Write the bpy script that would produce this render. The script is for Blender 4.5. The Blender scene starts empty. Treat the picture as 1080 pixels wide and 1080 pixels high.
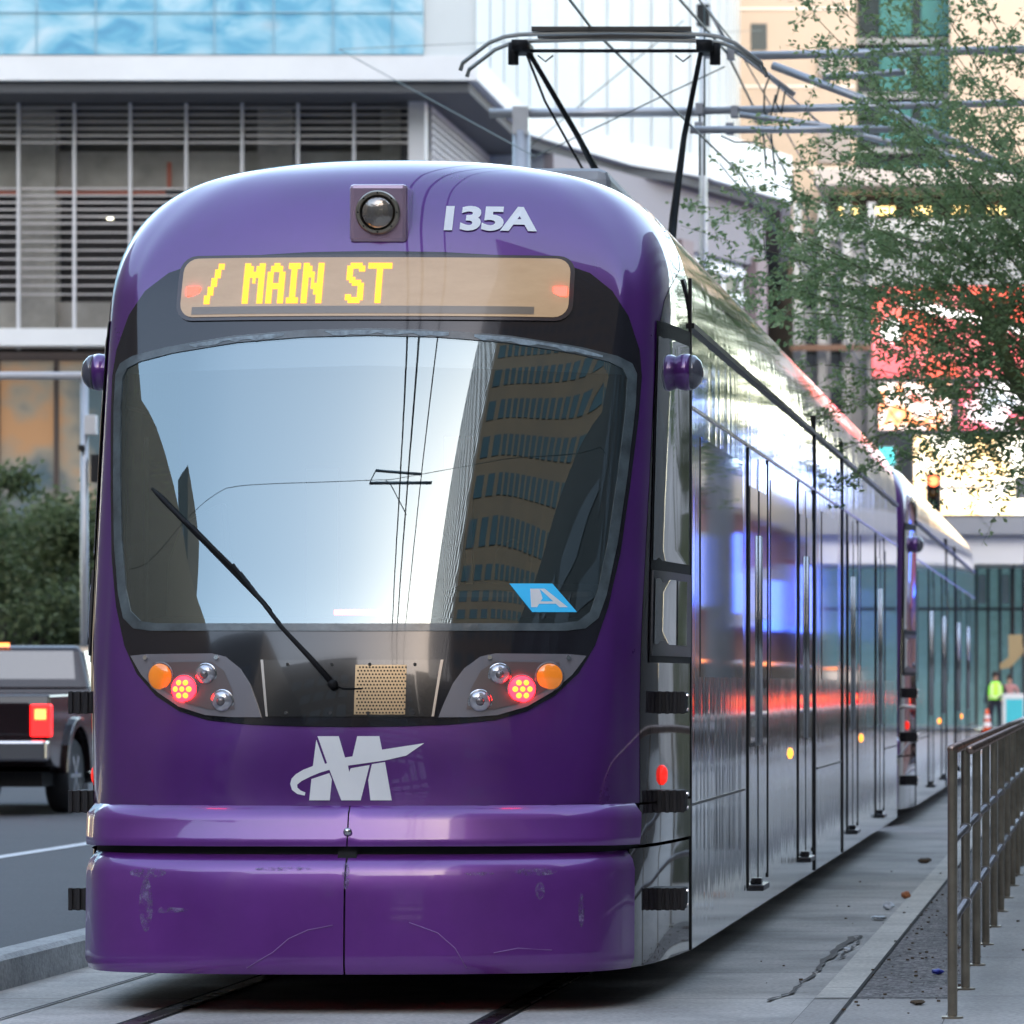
import bpy, bmesh, math, random
import numpy as np
from mathutils import Vector, Matrix, geometry
random.seed(7)
PI = math.pi
scene = bpy.context.scene
COL = scene.collection
F = 5000.0      # focal length in photo pixels (1080 px frame)
CX, CY, EYE = 1164.0, 723.0, 1.38

# ------------------------------------------------------------------ materials
MATS = {}
def coat_ior(m, v): m.node_tree.nodes['Principled BSDF'].inputs['Coat IOR'].default_value = v; return m
def mat(name, col=(0.5,0.5,0.5), rough=0.6, metal=0.0, spec=0.5, coat=0.0, emit=None, estr=1.0,
        noise=0.0, nscale=4.0, bump=0.0, bscale=20.0, stretch=(1,1,1), ior=1.5, alpha=1.0, ncol=None, coatr=0.03, flake=0):
    if name in MATS: return MATS[name]
    m = bpy.data.materials.new(name); m.use_nodes = True
    nt = m.node_tree; b = nt.nodes['Principled BSDF']
    b.inputs['Base Color'].default_value = (*col, 1)
    b.inputs['Roughness'].default_value = rough
    b.inputs['Metallic'].default_value = metal
    b.inputs['IOR'].default_value = ior
    b.inputs['Specular IOR Level'].default_value = spec
    b.inputs['Coat Weight'].default_value = coat
    b.inputs['Coat Roughness'].default_value = coatr
    b.inputs['Alpha'].default_value = alpha
    if emit:
        b.inputs['Emission Color'].default_value = (*emit, 1)
        b.inputs['Emission Strength'].default_value = estr
    if noise or bump:
        tc = nt.nodes.new('ShaderNodeTexCoord'); mp = nt.nodes.new('ShaderNodeMapping')
        mp.inputs['Scale'].default_value = stretch
        nt.links.new(tc.outputs['Object'], mp.inputs['Vector'])
    if noise:
        n = nt.nodes.new('ShaderNodeTexNoise'); n.inputs['Scale'].default_value = nscale
        n.inputs['Detail'].default_value = 8; n.inputs['Roughness'].default_value = .65
        nt.links.new(mp.outputs[0], n.inputs['Vector'])
        r = nt.nodes.new('ShaderNodeValToRGB')
        c2 = ncol if ncol else tuple(c*(1-noise) for c in col)
        c1 = tuple(min(1, c*(1+noise*.6)) for c in col)
        r.color_ramp.elements[0].position = .32; r.color_ramp.elements[1].position = .68
        r.color_ramp.elements[0].color = (*c2, 1); r.color_ramp.elements[1].color = (*c1, 1)
        nt.links.new(n.outputs['Fac'], r.inputs[0]); nt.links.new(r.outputs[0], b.inputs['Base Color'])
        rr = nt.nodes.new('ShaderNodeMapRange')
        rr.inputs['To Min'].default_value = max(.02, rough*.75); rr.inputs['To Max'].default_value = min(1, rough*1.25)
        nt.links.new(n.outputs['Fac'], rr.inputs['Value']); nt.links.new(rr.outputs[0], b.inputs['Roughness'])
    if bump:
        n2 = nt.nodes.new('ShaderNodeTexNoise'); n2.inputs['Scale'].default_value = bscale
        n2.inputs['Detail'].default_value = 4
        nt.links.new(mp.outputs[0], n2.inputs['Vector'])
        bp = nt.nodes.new('ShaderNodeBump'); bp.inputs['Strength'].default_value = bump
        bp.inputs['Distance'].default_value = .02
        nt.links.new(n2.outputs['Fac'], bp.inputs['Height']); nt.links.new(bp.outputs[0], b.inputs['Normal'])
    MATS[name] = m
    return m

def glass(name, tint=(0.6,0.65,0.65), refl=0.2, rough=0.0, ior=1.9):
    """pane: see-through tinted sheet with a coated, mirror-like surface"""
    if name in MATS: return MATS[name]
    m = bpy.data.materials.new(name); m.use_nodes = True
    nt = m.node_tree; nt.nodes.remove(nt.nodes['Principled BSDF'])
    out = nt.nodes['Material Output']
    tr = nt.nodes.new('ShaderNodeBsdfTransparent'); tr.inputs[0].default_value = (*tint, 1)
    gl = nt.nodes.new('ShaderNodeBsdfGlossy'); gl.inputs['Roughness'].default_value = rough; gl.inputs[0].default_value = (.80,.96,1,1)
    fr = nt.nodes.new('ShaderNodeFresnel'); fr.inputs[0].default_value = ior
    ad = nt.nodes.new('ShaderNodeMath'); ad.operation = 'ADD'; ad.use_clamp = True
    ad.inputs[1].default_value = refl
    mx = nt.nodes.new('ShaderNodeMixShader')
    nt.links.new(fr.outputs[0], ad.inputs[0]); nt.links.new(ad.outputs[0], mx.inputs[0])
    nt.links.new(tr.outputs[0], mx.inputs[1]); nt.links.new(gl.outputs[0], mx.inputs[2])
    nt.links.new(mx.outputs[0], out.inputs[0])
    MATS[name] = m
    return m

def emitter(name, col=(1,1,1), s=1, base=(0.1,0.1,0.1)):
    return mat(name, base, .4, emit=col, estr=s)

# ------------------------------------------------------------------ objects
def tag(o, label=None, cat=None, group=None, kind=None):
    if label: o['label'] = label
    if cat: o['category'] = cat
    if group: o['group'] = group
    if kind: o['kind'] = kind
    return o

def empty(name, loc, label, cat, group=None, rz=0):
    o = bpy.data.objects.new(name, None); COL.objects.link(o)
    o.empty_display_size = .3
    o.location = loc; o.rotation_euler = (0, 0, rz)
    return tag(o, label, cat, group)

class MB:
    def __init__(s): s.v = []; s.f = []; s.n = None
    def add(s, vs, fs):
        k = len(s.v); s.v += [tuple(v) for v in vs]; s.f += [tuple(i+k for i in f) for f in fs]; return s
    def box(s, x0, x1, y0, y1, z0, z1):
        return s.add([(x0,y0,z0),(x1,y0,z0),(x1,y1,z0),(x0,y1,z0),(x0,y0,z1),(x1,y0,z1),(x1,y1,z1),(x0,y1,z1)],
                     [(0,3,2,1),(4,5,6,7),(0,1,5,4),(1,2,6,5),(2,3,7,6),(3,0,4,7)])
    def obox(s, c, ax, ay, az):
        """oriented box: centre, three half-axis vectors"""
        c = Vector(c); ax = Vector(ax); ay = Vector(ay); az = Vector(az)
        vs = [c+i*ax+j*ay+k*az for k in (-1,1) for (i,j) in ((-1,-1),(1,-1),(1,1),(-1,1))]
        return s.add(vs, [(0,3,2,1),(4,5,6,7),(0,1,5,4),(1,2,6,5),(2,3,7,6),(3,0,4,7)])
    def tube(s, pts, r, n=8, cap=True):
        pts = [Vector(p) for p in pts]
        rs = r if isinstance(r, (list, tuple)) else [r]*len(pts)
        k = len(s.v); ref = None
        for i, p in enumerate(pts):
            d = (pts[min(i+1, len(pts)-1)] - pts[max(i-1, 0)]).normalized()
            if ref is None: ref = Vector((0,0,1)) if abs(d.z) < .9 else Vector((1,0,0))
            a = d.cross(ref).normalized(); b = a.cross(d).normalized(); ref = b
            for j in range(n):
                t = 2*PI*j/n
                s.v.append(tuple(p + (a*math.cos(t) + b*math.sin(t))*rs[i]))
        for i in range(len(pts)-1):
            for j in range(n):
                s.f.append((k+i*n+j, k+i*n+(j+1)%n, k+(i+1)*n+(j+1)%n, k+(i+1)*n+j))
        if cap:
            s.f.append(tuple(k+j for j in range(n))[::-1]); e = k+(len(pts)-1)*n
            s.f.append(tuple(e+j for j in range(n)))
        return s
    def lathe(s, prof, c, axis, n=24):
        """prof: [(r, h)] revolved round axis through c"""
        ax = Vector(axis).normalized(); ref = Vector((0,0,1)) if abs(ax.z) < .9 else Vector((1,0,0))
        a = ax.cross(ref).normalized(); b = a.cross(ax); c = Vector(c); k = len(s.v)
        for r, h in prof:
            for j in range(n):
                t = 2*PI*j/n
                s.v.append(tuple(c + ax*h + (a*math.cos(t)+b*math.sin(t))*max(r, 1e-4)))
        for i in range(len(prof)-1):
            for j in range(n):
                s.f.append((k+i*n+j, k+i*n+(j+1)%n, k+(i+1)*n+(j+1)%n, k+(i+1)*n+j))
        e = k+(len(prof)-1)*n
        s.f.append(tuple(k+j for j in range(n))[::-1]); s.f.append(tuple(e+j for j in range(n)))
        return s
    def prism(s, poly, h0, h1, plane='xz'):
        """poly extruded: plane xz -> along y, yz -> along x, xy -> along z"""
        n = len(poly)
        def P(a, b, h):
            return {'xz': (a, h, b), 'yz': (h, a, b), 'xy': (a, b, h)}[plane]
        vs = [P(a, b, h0) for a, b in poly] + [P(a, b, h1) for a, b in poly]
        fs = [tuple(range(n)), tuple(range(2*n-1, n-1, -1))] + [(i, (i+1) % n + 0, (i+1) % n + n, i+n) for i in range(n)]
        return s.add(vs, fs)
    def build(s, name, material, parent=None, smooth=False, bevel=0, normals=None, angle=None):
        me = bpy.data.meshes.new(name); me.from_pydata(s.v, [], s.f); me.update()
        if material: me.materials.append(material)
        bm = bmesh.new(); bm.from_mesh(me)
        if normals is None and not getattr(s, 'keep', False): bmesh.ops.recalc_face_normals(bm, faces=bm.faces)
        if smooth:
            for f in bm.faces: f.smooth = True
            if angle is not None:
                for e in bm.edges:
                    if len(e.link_faces) == 2 and e.calc_face_angle(0) > angle: e.smooth = False
        bm.to_mesh(me); bm.free()
        if normals is not None:
            for p in me.polygons: p.use_smooth = True
            me.normals_split_custom_set_from_vertices(normals)
        o = bpy.data.objects.new(name, me); COL.objects.link(o)
        if parent: o.parent = parent
        if bevel:
            md = o.modifiers.new('bevel', 'BEVEL'); md.width = bevel; md.segments = 2; md.limit_method = 'ANGLE'
            md.angle_limit = .6
        return o

def kids(o): return [c for c in bpy.data.objects if c.parent == o]
def copy_tree(o, parent=None):
    c = o.copy(); COL.objects.link(c)
    if parent: c.parent = parent
    for ch in kids(o):
        if ch.name != c.name: copy_tree(ch, c)
    return c

def rrect(x0, x1, z0, z1, r, n=5):
    pts = []
    for cx, cz, a0 in ((x1-r, z1-r, 0), (x0+r, z1-r, 90), (x0+r, z0+r, 180), (x1-r, z0+r, 270)):
        for i in range(n+1):
            a = math.radians(a0 + 90*i/n); pts.append((cx+r*math.cos(a), cz+r*math.sin(a)))
    return pts

def interp(x, xs, ys): return float(np.interp(x, xs, ys))
def smooth01(a, b, x):
    t = min(1, max(0, (x-a)/(b-a))); return t*t*(3-2*t)

# ================================================================== TRAM
# local frame: x across, y along (nose towards -y), z up; origin at the middle of the car on the rail
YC = 32.65; HW = 1.302; Y1 = 21.77 - YC      # start of the straight side
SEC = [(1.302,.165),(1.302,.6),(1.302,1.05),(1.302,1.5),(1.302,1.95),(1.302,2.4),(1.302,2.78),(1.300,2.98),(1.292,3.15),
       (1.265,3.31),(1.20,3.455),(1.09,3.575),(.93,3.665),(.70,3.725),(.38,3.768),(0,3.78)]
NSEC = len(SEC)-1
def cr(p0, p1, p2, p3, t):
    return .5*((2*p1)+(-p0+p2)*t+(2*p0-5*p1+4*p2-p3)*t*t+(-p0+3*p1-3*p2+p3)*t*t*t)
def catmull(pts, s, first=None, last=None):
    n = len(pts)-1; i = min(n-1, int(s)); t = s-i
    P = [np.array(p, float) for p in pts]
    p0 = P[i-1] if i > 0 else (np.array(first, float) if first is not None else 2*P[0]-P[1])
    p3 = P[i+2] if i+2 <= n else (np.array(last, float) if last is not None else 2*P[n]-P[n-1])
    return cr(p0, P[i], P[i+1], p3, t)
TIPZ = [.165,.5,.87,1.2,1.63,1.95,2.3,2.65,2.93,3.1,3.3,3.45,3.58,3.665,3.725,3.768,3.78]
TIPY = [19.93,19.95,20.06,20.105,20.205,20.315,20.445,20.585,20.705,20.783,20.889,20.99,21.107,21.222,21.36,21.553,21.77]
def tip0(z):
    # smooth interpolation through the table
    i = int(np.clip(np.searchsorted(TIPZ, z)-1, 0, len(TIPZ)-2))
    h = TIPZ[i+1]-TIPZ[i]; t = (z-TIPZ[i])/h
    def sl(k):
        if k <= 0: return (TIPY[1]-TIPY[0])/(TIPZ[1]-TIPZ[0])
        if k >= len(TIPZ)-1: return (TIPY[-1]-TIPY[-2])/(TIPZ[-1]-TIPZ[-2])
        a = (TIPY[k]-TIPY[k-1])/(TIPZ[k]-TIPZ[k-1]); b = (TIPY[k+1]-TIPY[k])/(TIPZ[k+1]-TIPZ[k])
        return 2*a*b/(a+b) if a*b > 0 else 0
    m0, m1 = sl(i)*h, sl(i+1)*h
    return ((2*t**3-3*t*t+1)*TIPY[i]+(t**3-2*t*t+t)*m0+(-2*t**3+3*t*t)*TIPY[i+1]+(t**3-t*t)*m1) - YC
_ZD = np.linspace(.165, 3.78, 2400); _YD = np.array([tip0(z) for z in _ZD])
_YS = _YD.copy(); _k = 100
for _ in range(2):
    pad = np.concatenate([2*_YS[0]-_YS[_k:0:-1], _YS, 2*_YS[-1]-_YS[-2:-_k-2:-1]]); _YS = np.convolve(pad, np.ones(2*_k+1)/(2*_k+1), 'valid')
_W = np.clip((_ZD-1.0)/.3, 0, 1)*np.clip((3.45-_ZD)/.25, 0, 1); _W = _W*_W*(3-2*_W)
_YD = _YD*(1-_W)+_YS*_W
def tip(z): return float(np.interp(z, _ZD, _YD))
LOW = np.array([(0,0),(.46,.025),(.77,.11),(.883,.25),(.93,.38),(.963,.58),(1,1)])
UPP = np.array([(0,0),(.46,.038),(.77,.13),(.86,.19),(.926,.29),(.963,.50),(1,1)])
TOPP = np.array([(0,0),(.36,.045),(.66,.17),(.83,.33),(.92,.48),(.98,.73),(1,1)])
NU, NV = 180, 20*NSEC
GP = np.zeros((NV+1, NU+1, 3))
for j in range(NV+1):
    w, z = catmull(SEC, j/20, last=(-.38,3.768)); w = max(w, 0)
    ty = tip(min(z, 3.78))
    b = smooth01(.8, 1.6, z); c = smooth01(3.1, 3.72, z)
    tab = LOW*(1-b)+UPP*b; tab = tab*(1-c)+TOPP*c
    for i in range(NU+1):
        f, d = catmull(tab, i/NU*6, first=(-tab[1][0], tab[1][1]))
        GP[j, i] = (f*w, ty+d*(Y1-ty), z)
du = np.gradient(GP, axis=1); dv = np.gradient(GP, axis=0)
GN = np.cross(du, dv); GN[-1] = (0, 0, 1)
ln = np.linalg.norm(GN, axis=2, keepdims=True); GN = GN/np.maximum(ln, 1e-9)
GN[:, 0, 0] = 0
if GN[100, 5, 1] > 0: GN = -GN; GN[-1] = (0, 0, 1)
ZROW = GP[:, 0, 2]
def v_of(z): return float(np.interp(z, ZROW, np.arange(NV+1)))/20
def samp(G, u, v):
    sg = -1 if u < 0 else 1
    a = min(abs(u), 1)*NU; b = min(max(v, 0), NSEC)*20
    i = min(int(a), NU-1); j = min(int(b), NV-1); s = a-i; t = b-j
    p = (G[j,i]*(1-s)*(1-t)+G[j,i+1]*s*(1-t)+G[j+1,i]*(1-s)*t+G[j+1,i+1]*s*t)
    return Vector((sg*p[0], p[1], p[2]))
def inv(X, z):
    """front-view (x, z) -> surface parameters (u, v)"""
    v = v_of(z); b = min(int(v*20), NV-1); t = v*20-b
    row = GP[b,:,0]*(1-t)+GP[b+1,:,0]*t
    return (math.copysign(float(np.interp(abs(X), row, np.arange(NU+1)))/NU, X), v)
def SP(X, z, off=0.0):
    u, v = inv(X, z); return samp(GP, u, v)+samp(GN, u, v).normalized()*off
def SNorm(X, z):
    u, v = inv(X, z); return samp(GN, u, v).normalized()
def px2(px, py):
    D = 20.6
    for _ in range(12):
        X = (px-CX)*D/F+3.2; z = EYE-(py-CY)*D/F
        D = SP(max(-1.3, min(1.3, X)), z).y+YC
    return X, z

def inside(p, poly):
    x, y = p; c = False; n = len(poly); j = n-1
    for i in range(n):
        xi, yi = poly[i]; xj, yj = poly[j]
        if (yi > y) != (yj > y) and x < (xj-xi)*(y-yi)/(yj-yi)+xi: c = not c
        j = i
    return c
def dens(poly, step):
    out = []
    for i in range(len(poly)):
        a = poly[i]; b = poly[(i+1) % len(poly)]
        n = max(1, int(math.hypot(b[0]-a[0], b[1]-a[1])/step))
        out += [(a[0]+(b[0]-a[0])*k/n, a[1]+(b[1]-a[1])*k/n) for k in range(n)]
    return out
def patch(name, outer, holes=(), material=None, parent=None, off=0.0, step=.12, uv=False, rim=0.0, dstep=.04, flip=False):
    """skin following the nose surface inside an outline given in front view (x, z), or in (u, v) when uv"""
    def conv(poly):
        poly = dens(poly, dstep if not uv else .1)
        q = poly if uv else [inv(*p) for p in poly]
        return [(a*6, b) for a, b in q]
    O = conv(outer); H = [conv(h) for h in holes]
    pts = []; edges = []
    for L in [O]+H:
        k = len(pts); pts += L; edges += [(k+i, k+(i+1) % len(L)) for i in range(len(L))]
    u0 = min(p[0] for p in O); u1 = max(p[0] for p in O); v0 = min(p[1] for p in O); v1 = max(p[1] for p in O)
    nu = int((u1-u0)/step)+1; nv = int((v1-v0)/step)+1
    for i in range(1, nu):
        for j in range(1, nv):
            p = (u0+(u1-u0)*i/nu, v0+(v1-v0)*j/nv)
            if inside(p, O) and not any(inside(p, h) for h in H): pts.append(p)
    V, E, T, *_ = geometry.delaunay_2d_cdt([Vector(p) for p in pts], edges, [], 0, 1e-6)
    tris = []
    for t in T:
        c = ((V[t[0]].x+V[t[1]].x+V[t[2]].x)/3, (V[t[0]].y+V[t[1]].y+V[t[2]].y)/3)
        if inside(c, O) and not any(inside(c, h) for h in H): tris.append(tuple(t))
    vs = []; ns = []
    for p in V:
        u = p.x/6; P = samp(GP, u, p.y); N = samp(GN, u, p.y).normalized()
        if callable(off):
            o = off(P.z); g = (off(P.z+.002)-off(P.z-.002))/.004
            T_ = Vector((0,0,1)) - N*N.z
            vs.append(P+N*o); ns.append((N-T_*g).normalized())
        else:
            vs.append(P+N*off); ns.append(N)
    tri2 = []
    for t in tris:
        a, b, c = (vs[i] for i in t)
        tri2.append(t if (b-a).cross(c-a).dot(ns[t[0]]) > 0 else (t[0], t[2], t[1]))
    m = MB(); m.v = [tuple(v) for v in vs]; m.f = tri2
    if rim:
        cnt = {}
        for t in tri2:
            for a, b in ((t[0],t[1]),(t[1],t[2]),(t[2],t[0])):
                cnt[(a,b)] = 1
        for (a, b) in list(cnt):
            if (b, a) not in cnt:
                k = len(m.v); N1, N2 = ns[a], ns[b]
                q = [vs[a], vs[b], vs[b]-N2*rim, vs[a]-N1*rim]
                m.v += [tuple(x) for x in q]; m.f.append((k+1, k, k+3, k+2))
                e = (vs[b]-vs[a]).normalized().cross(N1).normalized()
                ns += [e]*4
    return m.build(name, material, parent, normals=[tuple(n) for n in ns])
def mirror(half):
    """half outline from top centre clockwise to bottom centre -> closed outline"""
    left = [(-x, z) for x, z in reversed(half) if abs(x) > 1e-6]
    return list(half)+left

# --- tram materials
M_purple = mat('purple_paint', (.105,.015,.205), .3, metal=.30, coat=1.0, spec=.5, noise=.10, nscale=2.5, coatr=.015); coat_ior(M_purple, 1.68)
M_bumper = mat('purple_bumper_paint', (.175,.036,.30), .32, metal=.30, coat=1.0, noise=.18, nscale=1.6, bump=.02, bscale=3, coatr=.05); coat_ior(M_bumper, 1.55)
M_blackgl = mat('black_gloss', (.012,.011,.016), .08, coat=.4, spec=.5, ior=1.5)
M_blackside = mat('black_side_gloss', (.018,.014,.02), .07, coat=1.0, bump=.06, bscale=3, stretch=(1,1,.6), ior=1.6)
M_black = mat('black_rubber', (.012,.012,.013), .6, spec=.2, bump=.15, bscale=60)
M_dark = mat('dark_underframe', (.012,.012,.013), .8)
M_white = mat('white_vinyl', (.88,.88,.88), .35, noise=.04)
M_steel = mat('brushed_steel', (.62,.62,.64), .22, metal=1.0, bump=.03, bscale=40)
M_chrome = mat('chrome', (.75,.75,.76), .08, metal=1.0)
def stainless():
    m = bpy.data.materials.new('stainless_side'); m.use_nodes = True; nt = m.node_tree; b = nt.nodes['Principled BSDF']
    b.inputs['Metallic'].default_value = 1; b.inputs['Base Color'].default_value = (.90,.91,.93,1)
    b.inputs['Anisotropic'].default_value = .92
    tg = nt.nodes.new('ShaderNodeCombineXYZ'); tg.inputs[2].default_value = 1
    nt.links.new(tg.outputs[0], b.inputs['Tangent'])
    tc = nt.nodes.new('ShaderNodeTexCoord')
    def noise(sc, det, scale):
        mp = nt.nodes.new('ShaderNodeMapping'); mp.inputs['Scale'].default_value = sc
        nt.links.new(tc.outputs['Object'], mp.inputs[0])
        n = nt.nodes.new('ShaderNodeTexNoise'); n.inputs['Scale'].default_value = scale; n.inputs['Detail'].default_value = det
        nt.links.new(mp.outputs[0], n.inputs['Vector']); return n
    n1 = noise((1,1.0,.05), 5, 3.4); n2 = noise((1,.45,.3), 1, 1.2)
    a = nt.nodes.new('ShaderNodeMath'); a.operation = 'MULTIPLY_ADD'; a.inputs[1].default_value = .9
    nt.links.new(n1.outputs['Fac'], a.inputs[0]); nt.links.new(n2.outputs['Fac'], a.inputs[2])
    bp = nt.nodes.new('ShaderNodeBump'); bp.inputs['Strength'].default_value = .24; bp.inputs['Distance'].default_value = .012
    nt.links.new(a.outputs[0], bp.inputs['Height']); nt.links.new(bp.outputs[0], b.inputs['Normal'])
    n3 = noise((1,1,.4), 6, 5); r = nt.nodes.new('ShaderNodeMapRange')
    r.inputs['To Min'].default_value = .03; r.inputs['To Max'].default_value = .09
    nt.links.new(n3.outputs['Fac'], r.inputs[0]); nt.links.new(r.outputs[0], b.inputs['Roughness'])
    return m
M_stain = stainless()
M_sideglass = mat('side_window_glass', (.50,.52,.55), .04, metal=.85, coat=1.0)
M_wind = glass('windscreen_glass', (.62,.66,.66), .15, 0.0, 1.75)
M_cabglass = glass('cab_side_glass', (.25,.28,.28), .25, 0.02, 1.8)

tram = empty('light_rail_tram', (-3.2, YC, 0), 'purple-nosed silver light rail tram car numbered 135A, front of the train', 'tram', 'coupled tram cars of one train')
# purple nose shell with windscreen opening
wind_half = [(0,2.925),(.3,2.918),(.6,2.895),(.9,2.85),(1.05,2.815),(1.11,2.785),(1.13,2.74),(1.128,2.6),(1.105,2.3),(1.075,2.0),(1.04,1.78),(1.01,1.68),(.96,1.636),(.88,1.625),(0,1.622)]
wind = mirror(wind_half)
def scaled(poly, dx, dz):
    cz = (max(p[1] for p in poly)+min(p[1] for p in poly))/2; cx = (max(p[0] for p in poly)+min(p[0] for p in poly))/2
    hw = (max(p[0] for p in poly)-min(p[0] for p in poly))/2; hh = (max(p[1] for p in poly)-min(p[1] for p in poly))/2
    return [(cx+(x-cx)*(1+dx/hw), cz+(z-cz)*(1+dz/hh)) for x, z in poly]
# boundary between purple and black cab side, in (u, v)
def sideu(z):
    X = interp(z, [.8,1.2,1.6,2.3,2.9,3.1,3.25,3.36], [1.185,1.185,1.19,1.205,1.215,1.235,1.262,1.262])
    return inv(min(X, 1.30), z)[0]
zs = [.87,1.0,1.2,1.4,1.6,1.9,2.2,2.5,2.8,3.0,3.1,3.2,3.28]
bnd = [(sideu(z), v_of(z)) for z in zs]+[(.985, v_of(3.34)), (1.0, v_of(3.36))]
outer = [(0, v_of(.87))]+bnd+[(1.0, NSEC-.02), (0, NSEC-.02)]
outerf = bnd+[(1.0, NSEC-.02), (-1.0, NSEC-.02)]+[(-u, v) for u, v in reversed(bnd)]
wind_uv = [inv(*p) for p in dens(scaled(wind, -.005, -.005), .05)]
shell = patch('nose_shell', outerf, [wind_uv], M_purple, tram, 0, .13, uv=True)
shell['label'] = 'glossy purple nose shell arching over the windscreen'
# black cab sides
for s in (1, -1):
    bs = [(s*u, v) for u, v in [(sideu(z), v_of(z)) for z in zs]+[(.985, v_of(3.34)), (1.0, v_of(3.36)), (1.0, v_of(.872))]]
    bs[0] = (bs[0][0], v_of(.872))
    pnl = patch('cab_side_panel', bs, [], M_blackside, tram, .002, .13, uv=True)
    # lower apron beside the bumper
    ub = lambda z: inv(1.155, z)[0]
    lo = [(s*ub(.17), v_of(.165)), (s*1.0, v_of(.165)), (s*1.0, v_of(.675)), (s*ub(.67), v_of(.675))]
    patch('cab_side_apron', lo, [], M_blackside, tram, .0, .13, uv=True)
    md = [(s*ub(.69)+s*.06, v_of(.69)), (s*1.0, v_of(.69)), (s*1.0, v_of(.862)), (s*ub(.86)+s*.06, v_of(.862))]
    patch('cab_side_band', md, [], M_blackside, tram, .004, .13, uv=True)
    # cab side window: tall fixed pane over a sliding pane
    f0, f1 = sideu(2.3)+.02, .975
    def uvq(z0, z1, a, b): return [(s*a, v_of(z0)), (s*b, v_of(z0)), (s*b, v_of(z1)), (s*a, v_of(z1))]
    patch('window_surround', uvq(1.48, 3.0, f0, .992), [], M_black, tram, .006, .13, uv=True)
    w = patch('cab_side_window', uvq(1.93, 2.93, f0+.012, .975), [], M_sideglass, tram, .010, .13, uv=True)
    w = patch('sliding_window_frame', uvq(1.51, 1.885, f0+.010, .985), [], mat('grey_window_frame', (.05,.05,.055), .35), tram, .014, .13, uv=True, rim=.01)
    patch('pane', uvq(1.56, 1.85, f0+.022, .885), [], M_sideglass, w, .019, .13, uv=True)
    patch('pane', uvq(1.56, 1.85, .90, .955), [], M_sideglass, w, .017, .13, uv=True)
    # ribbed black hinge blocks and red side reflector
    for zc in (1.305, .87, .44):
        P = Vector((s*1.23, 20.97-YC, zc)); hb = MB()
        hb.box(min(s*1.12,s*1.34), max(s*1.12,s*1.34), P.y-.10, P.y+.13, zc-.048, zc+.048)
        for q in range(4):
            c0, c1 = sorted((s*(1.235+q*.034), s*(1.255+q*.034))); hb.box(c0, c1, P.y-.112, P.y-.10, zc-.05, zc+.05)
        for q in range(5): hb.box(min(s*1.33,s*1.352), max(s*1.33,s*1.352), P.y-.08+q*.04, P.y-.06+q*.04, zc-.046, zc+.046)
        b_ = hb.build('hinge_block', mat('block_rubber', (.035,.033,.035), .6, spec=.3), tram, bevel=.004)
        for q in (-1, 1): MB().lathe([(.009,0),(.009,.008)], (s*1.352, P.y+.03, zc+q*.03), (s,0,0), 8).build('bolt', M_chrome, b_)
    P = SP(s*1.245, .985)
    MB().lathe([(.045,0),(.044,.012),(.03,.024),(.01,.028)], P, SNorm(s*1.245, .985), 20).build('side_reflector', emitter('red_reflector', (1,.03,.02), .15, (.5,.01,.01)), tram, True)
    # ball-shaped camera / marker pods at roof height
    P = Vector((s*1.250, 21.34-YC, 2.79))
    pod = MB().lathe([(.03,-.03),(.052,-.01),(.070,.02),(.081,.05),(.084,.07),(.081,.09)], P, (s,0,0), 28).build('mirror_pod', M_purple, tram, True)
    MB().lathe([(.081,.09),(.074,.115),(.05,.138),(.02,.148),(0.001,.15)], P, (s,0,0), 28).build('lens_dome', mat('grey_dome', (.10,.10,.13), .08, coat=1), pod, True)

# bumpers
def ob_low(z):
    t = (z-.165)/.505
    return .028 - .040*max(0, (z-.585)/.085)**2 - .03*max(0, (.215-z)/.05)**2*.6
for a, b in ((-1.155,.006), (.014,1.155)):
    pts = dens([(a,.165),(b,.165),(b,.672),(a,.672)], .08)
    patch('lower_bumper', pts, [], M_bumper, tram, ob_low, .10, rim=.05)
def ob_up(z):
    return .032 - .032*max(0, (z-.825)/.045)**1.6*1.0 - .01*max(0,(.70-z)/.02)
for a, b in ((-1.17,.008), (.014,1.17)):
    patch('upper_bumper', [(a,.692),(b,.692),(b,.872),(a,.872)], [], M_bumper, tram, ob_up, .09, rim=.04)
patch('bumper_gap', [(-1.2,.64),(1.2,.64),(1.2,.72),(-1.2,.72)], [], M_dark, tram, -.022, .2)
patch('bumper_split', [(-.03,.18),(.05,.18),(.05,.87),(-.03,.87)], [], M_dark, tram, .0, .2)
MB().lathe([(.018,0),(.018,.012),(.008,.02)], SP(.012,.752,.03), (0,-1,0), 16).build('bumper_latch', M_steel, tram, True)
# scrapes on the paint
M_scuff = mat('paint_scuff', (.27,.19,.40), .55, noise=.5, nscale=30)
nt = M_scuff.node_tree; n_ = nt.nodes.new('ShaderNodeTexNoise'); n_.inputs['Scale'].default_value = 22; n_.inputs['Detail'].default_value = 9; n_.inputs['Roughness'].default_value = .8
tc_ = nt.nodes.new('ShaderNodeTexCoord'); nt.links.new(tc_.outputs['Object'], n_.inputs['Vector'])
r_ = nt.nodes.new('ShaderNodeValToRGB'); r_.color_ramp.elements[0].position = .45; r_.color_ramp.elements[1].position = .62
nt.links.new(n_.outputs['Fac'], r_.inputs[0]); nt.links.new(r_.outputs[0], nt.nodes['Principled BSDF'].inputs['Alpha'])
def ellp(cx, cy, rx, ry): return [(cx+rx*math.cos(k*PI/8), cy+ry*math.sin(k*PI/8)) for k in range(16)]
def scuff(poly, o=.0305): return patch('scrape_mark', [px2(*p) for p in poly], [], M_scuff, tram, lambda z: ob_low(z)+.0015, .06, dstep=.015)
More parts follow.
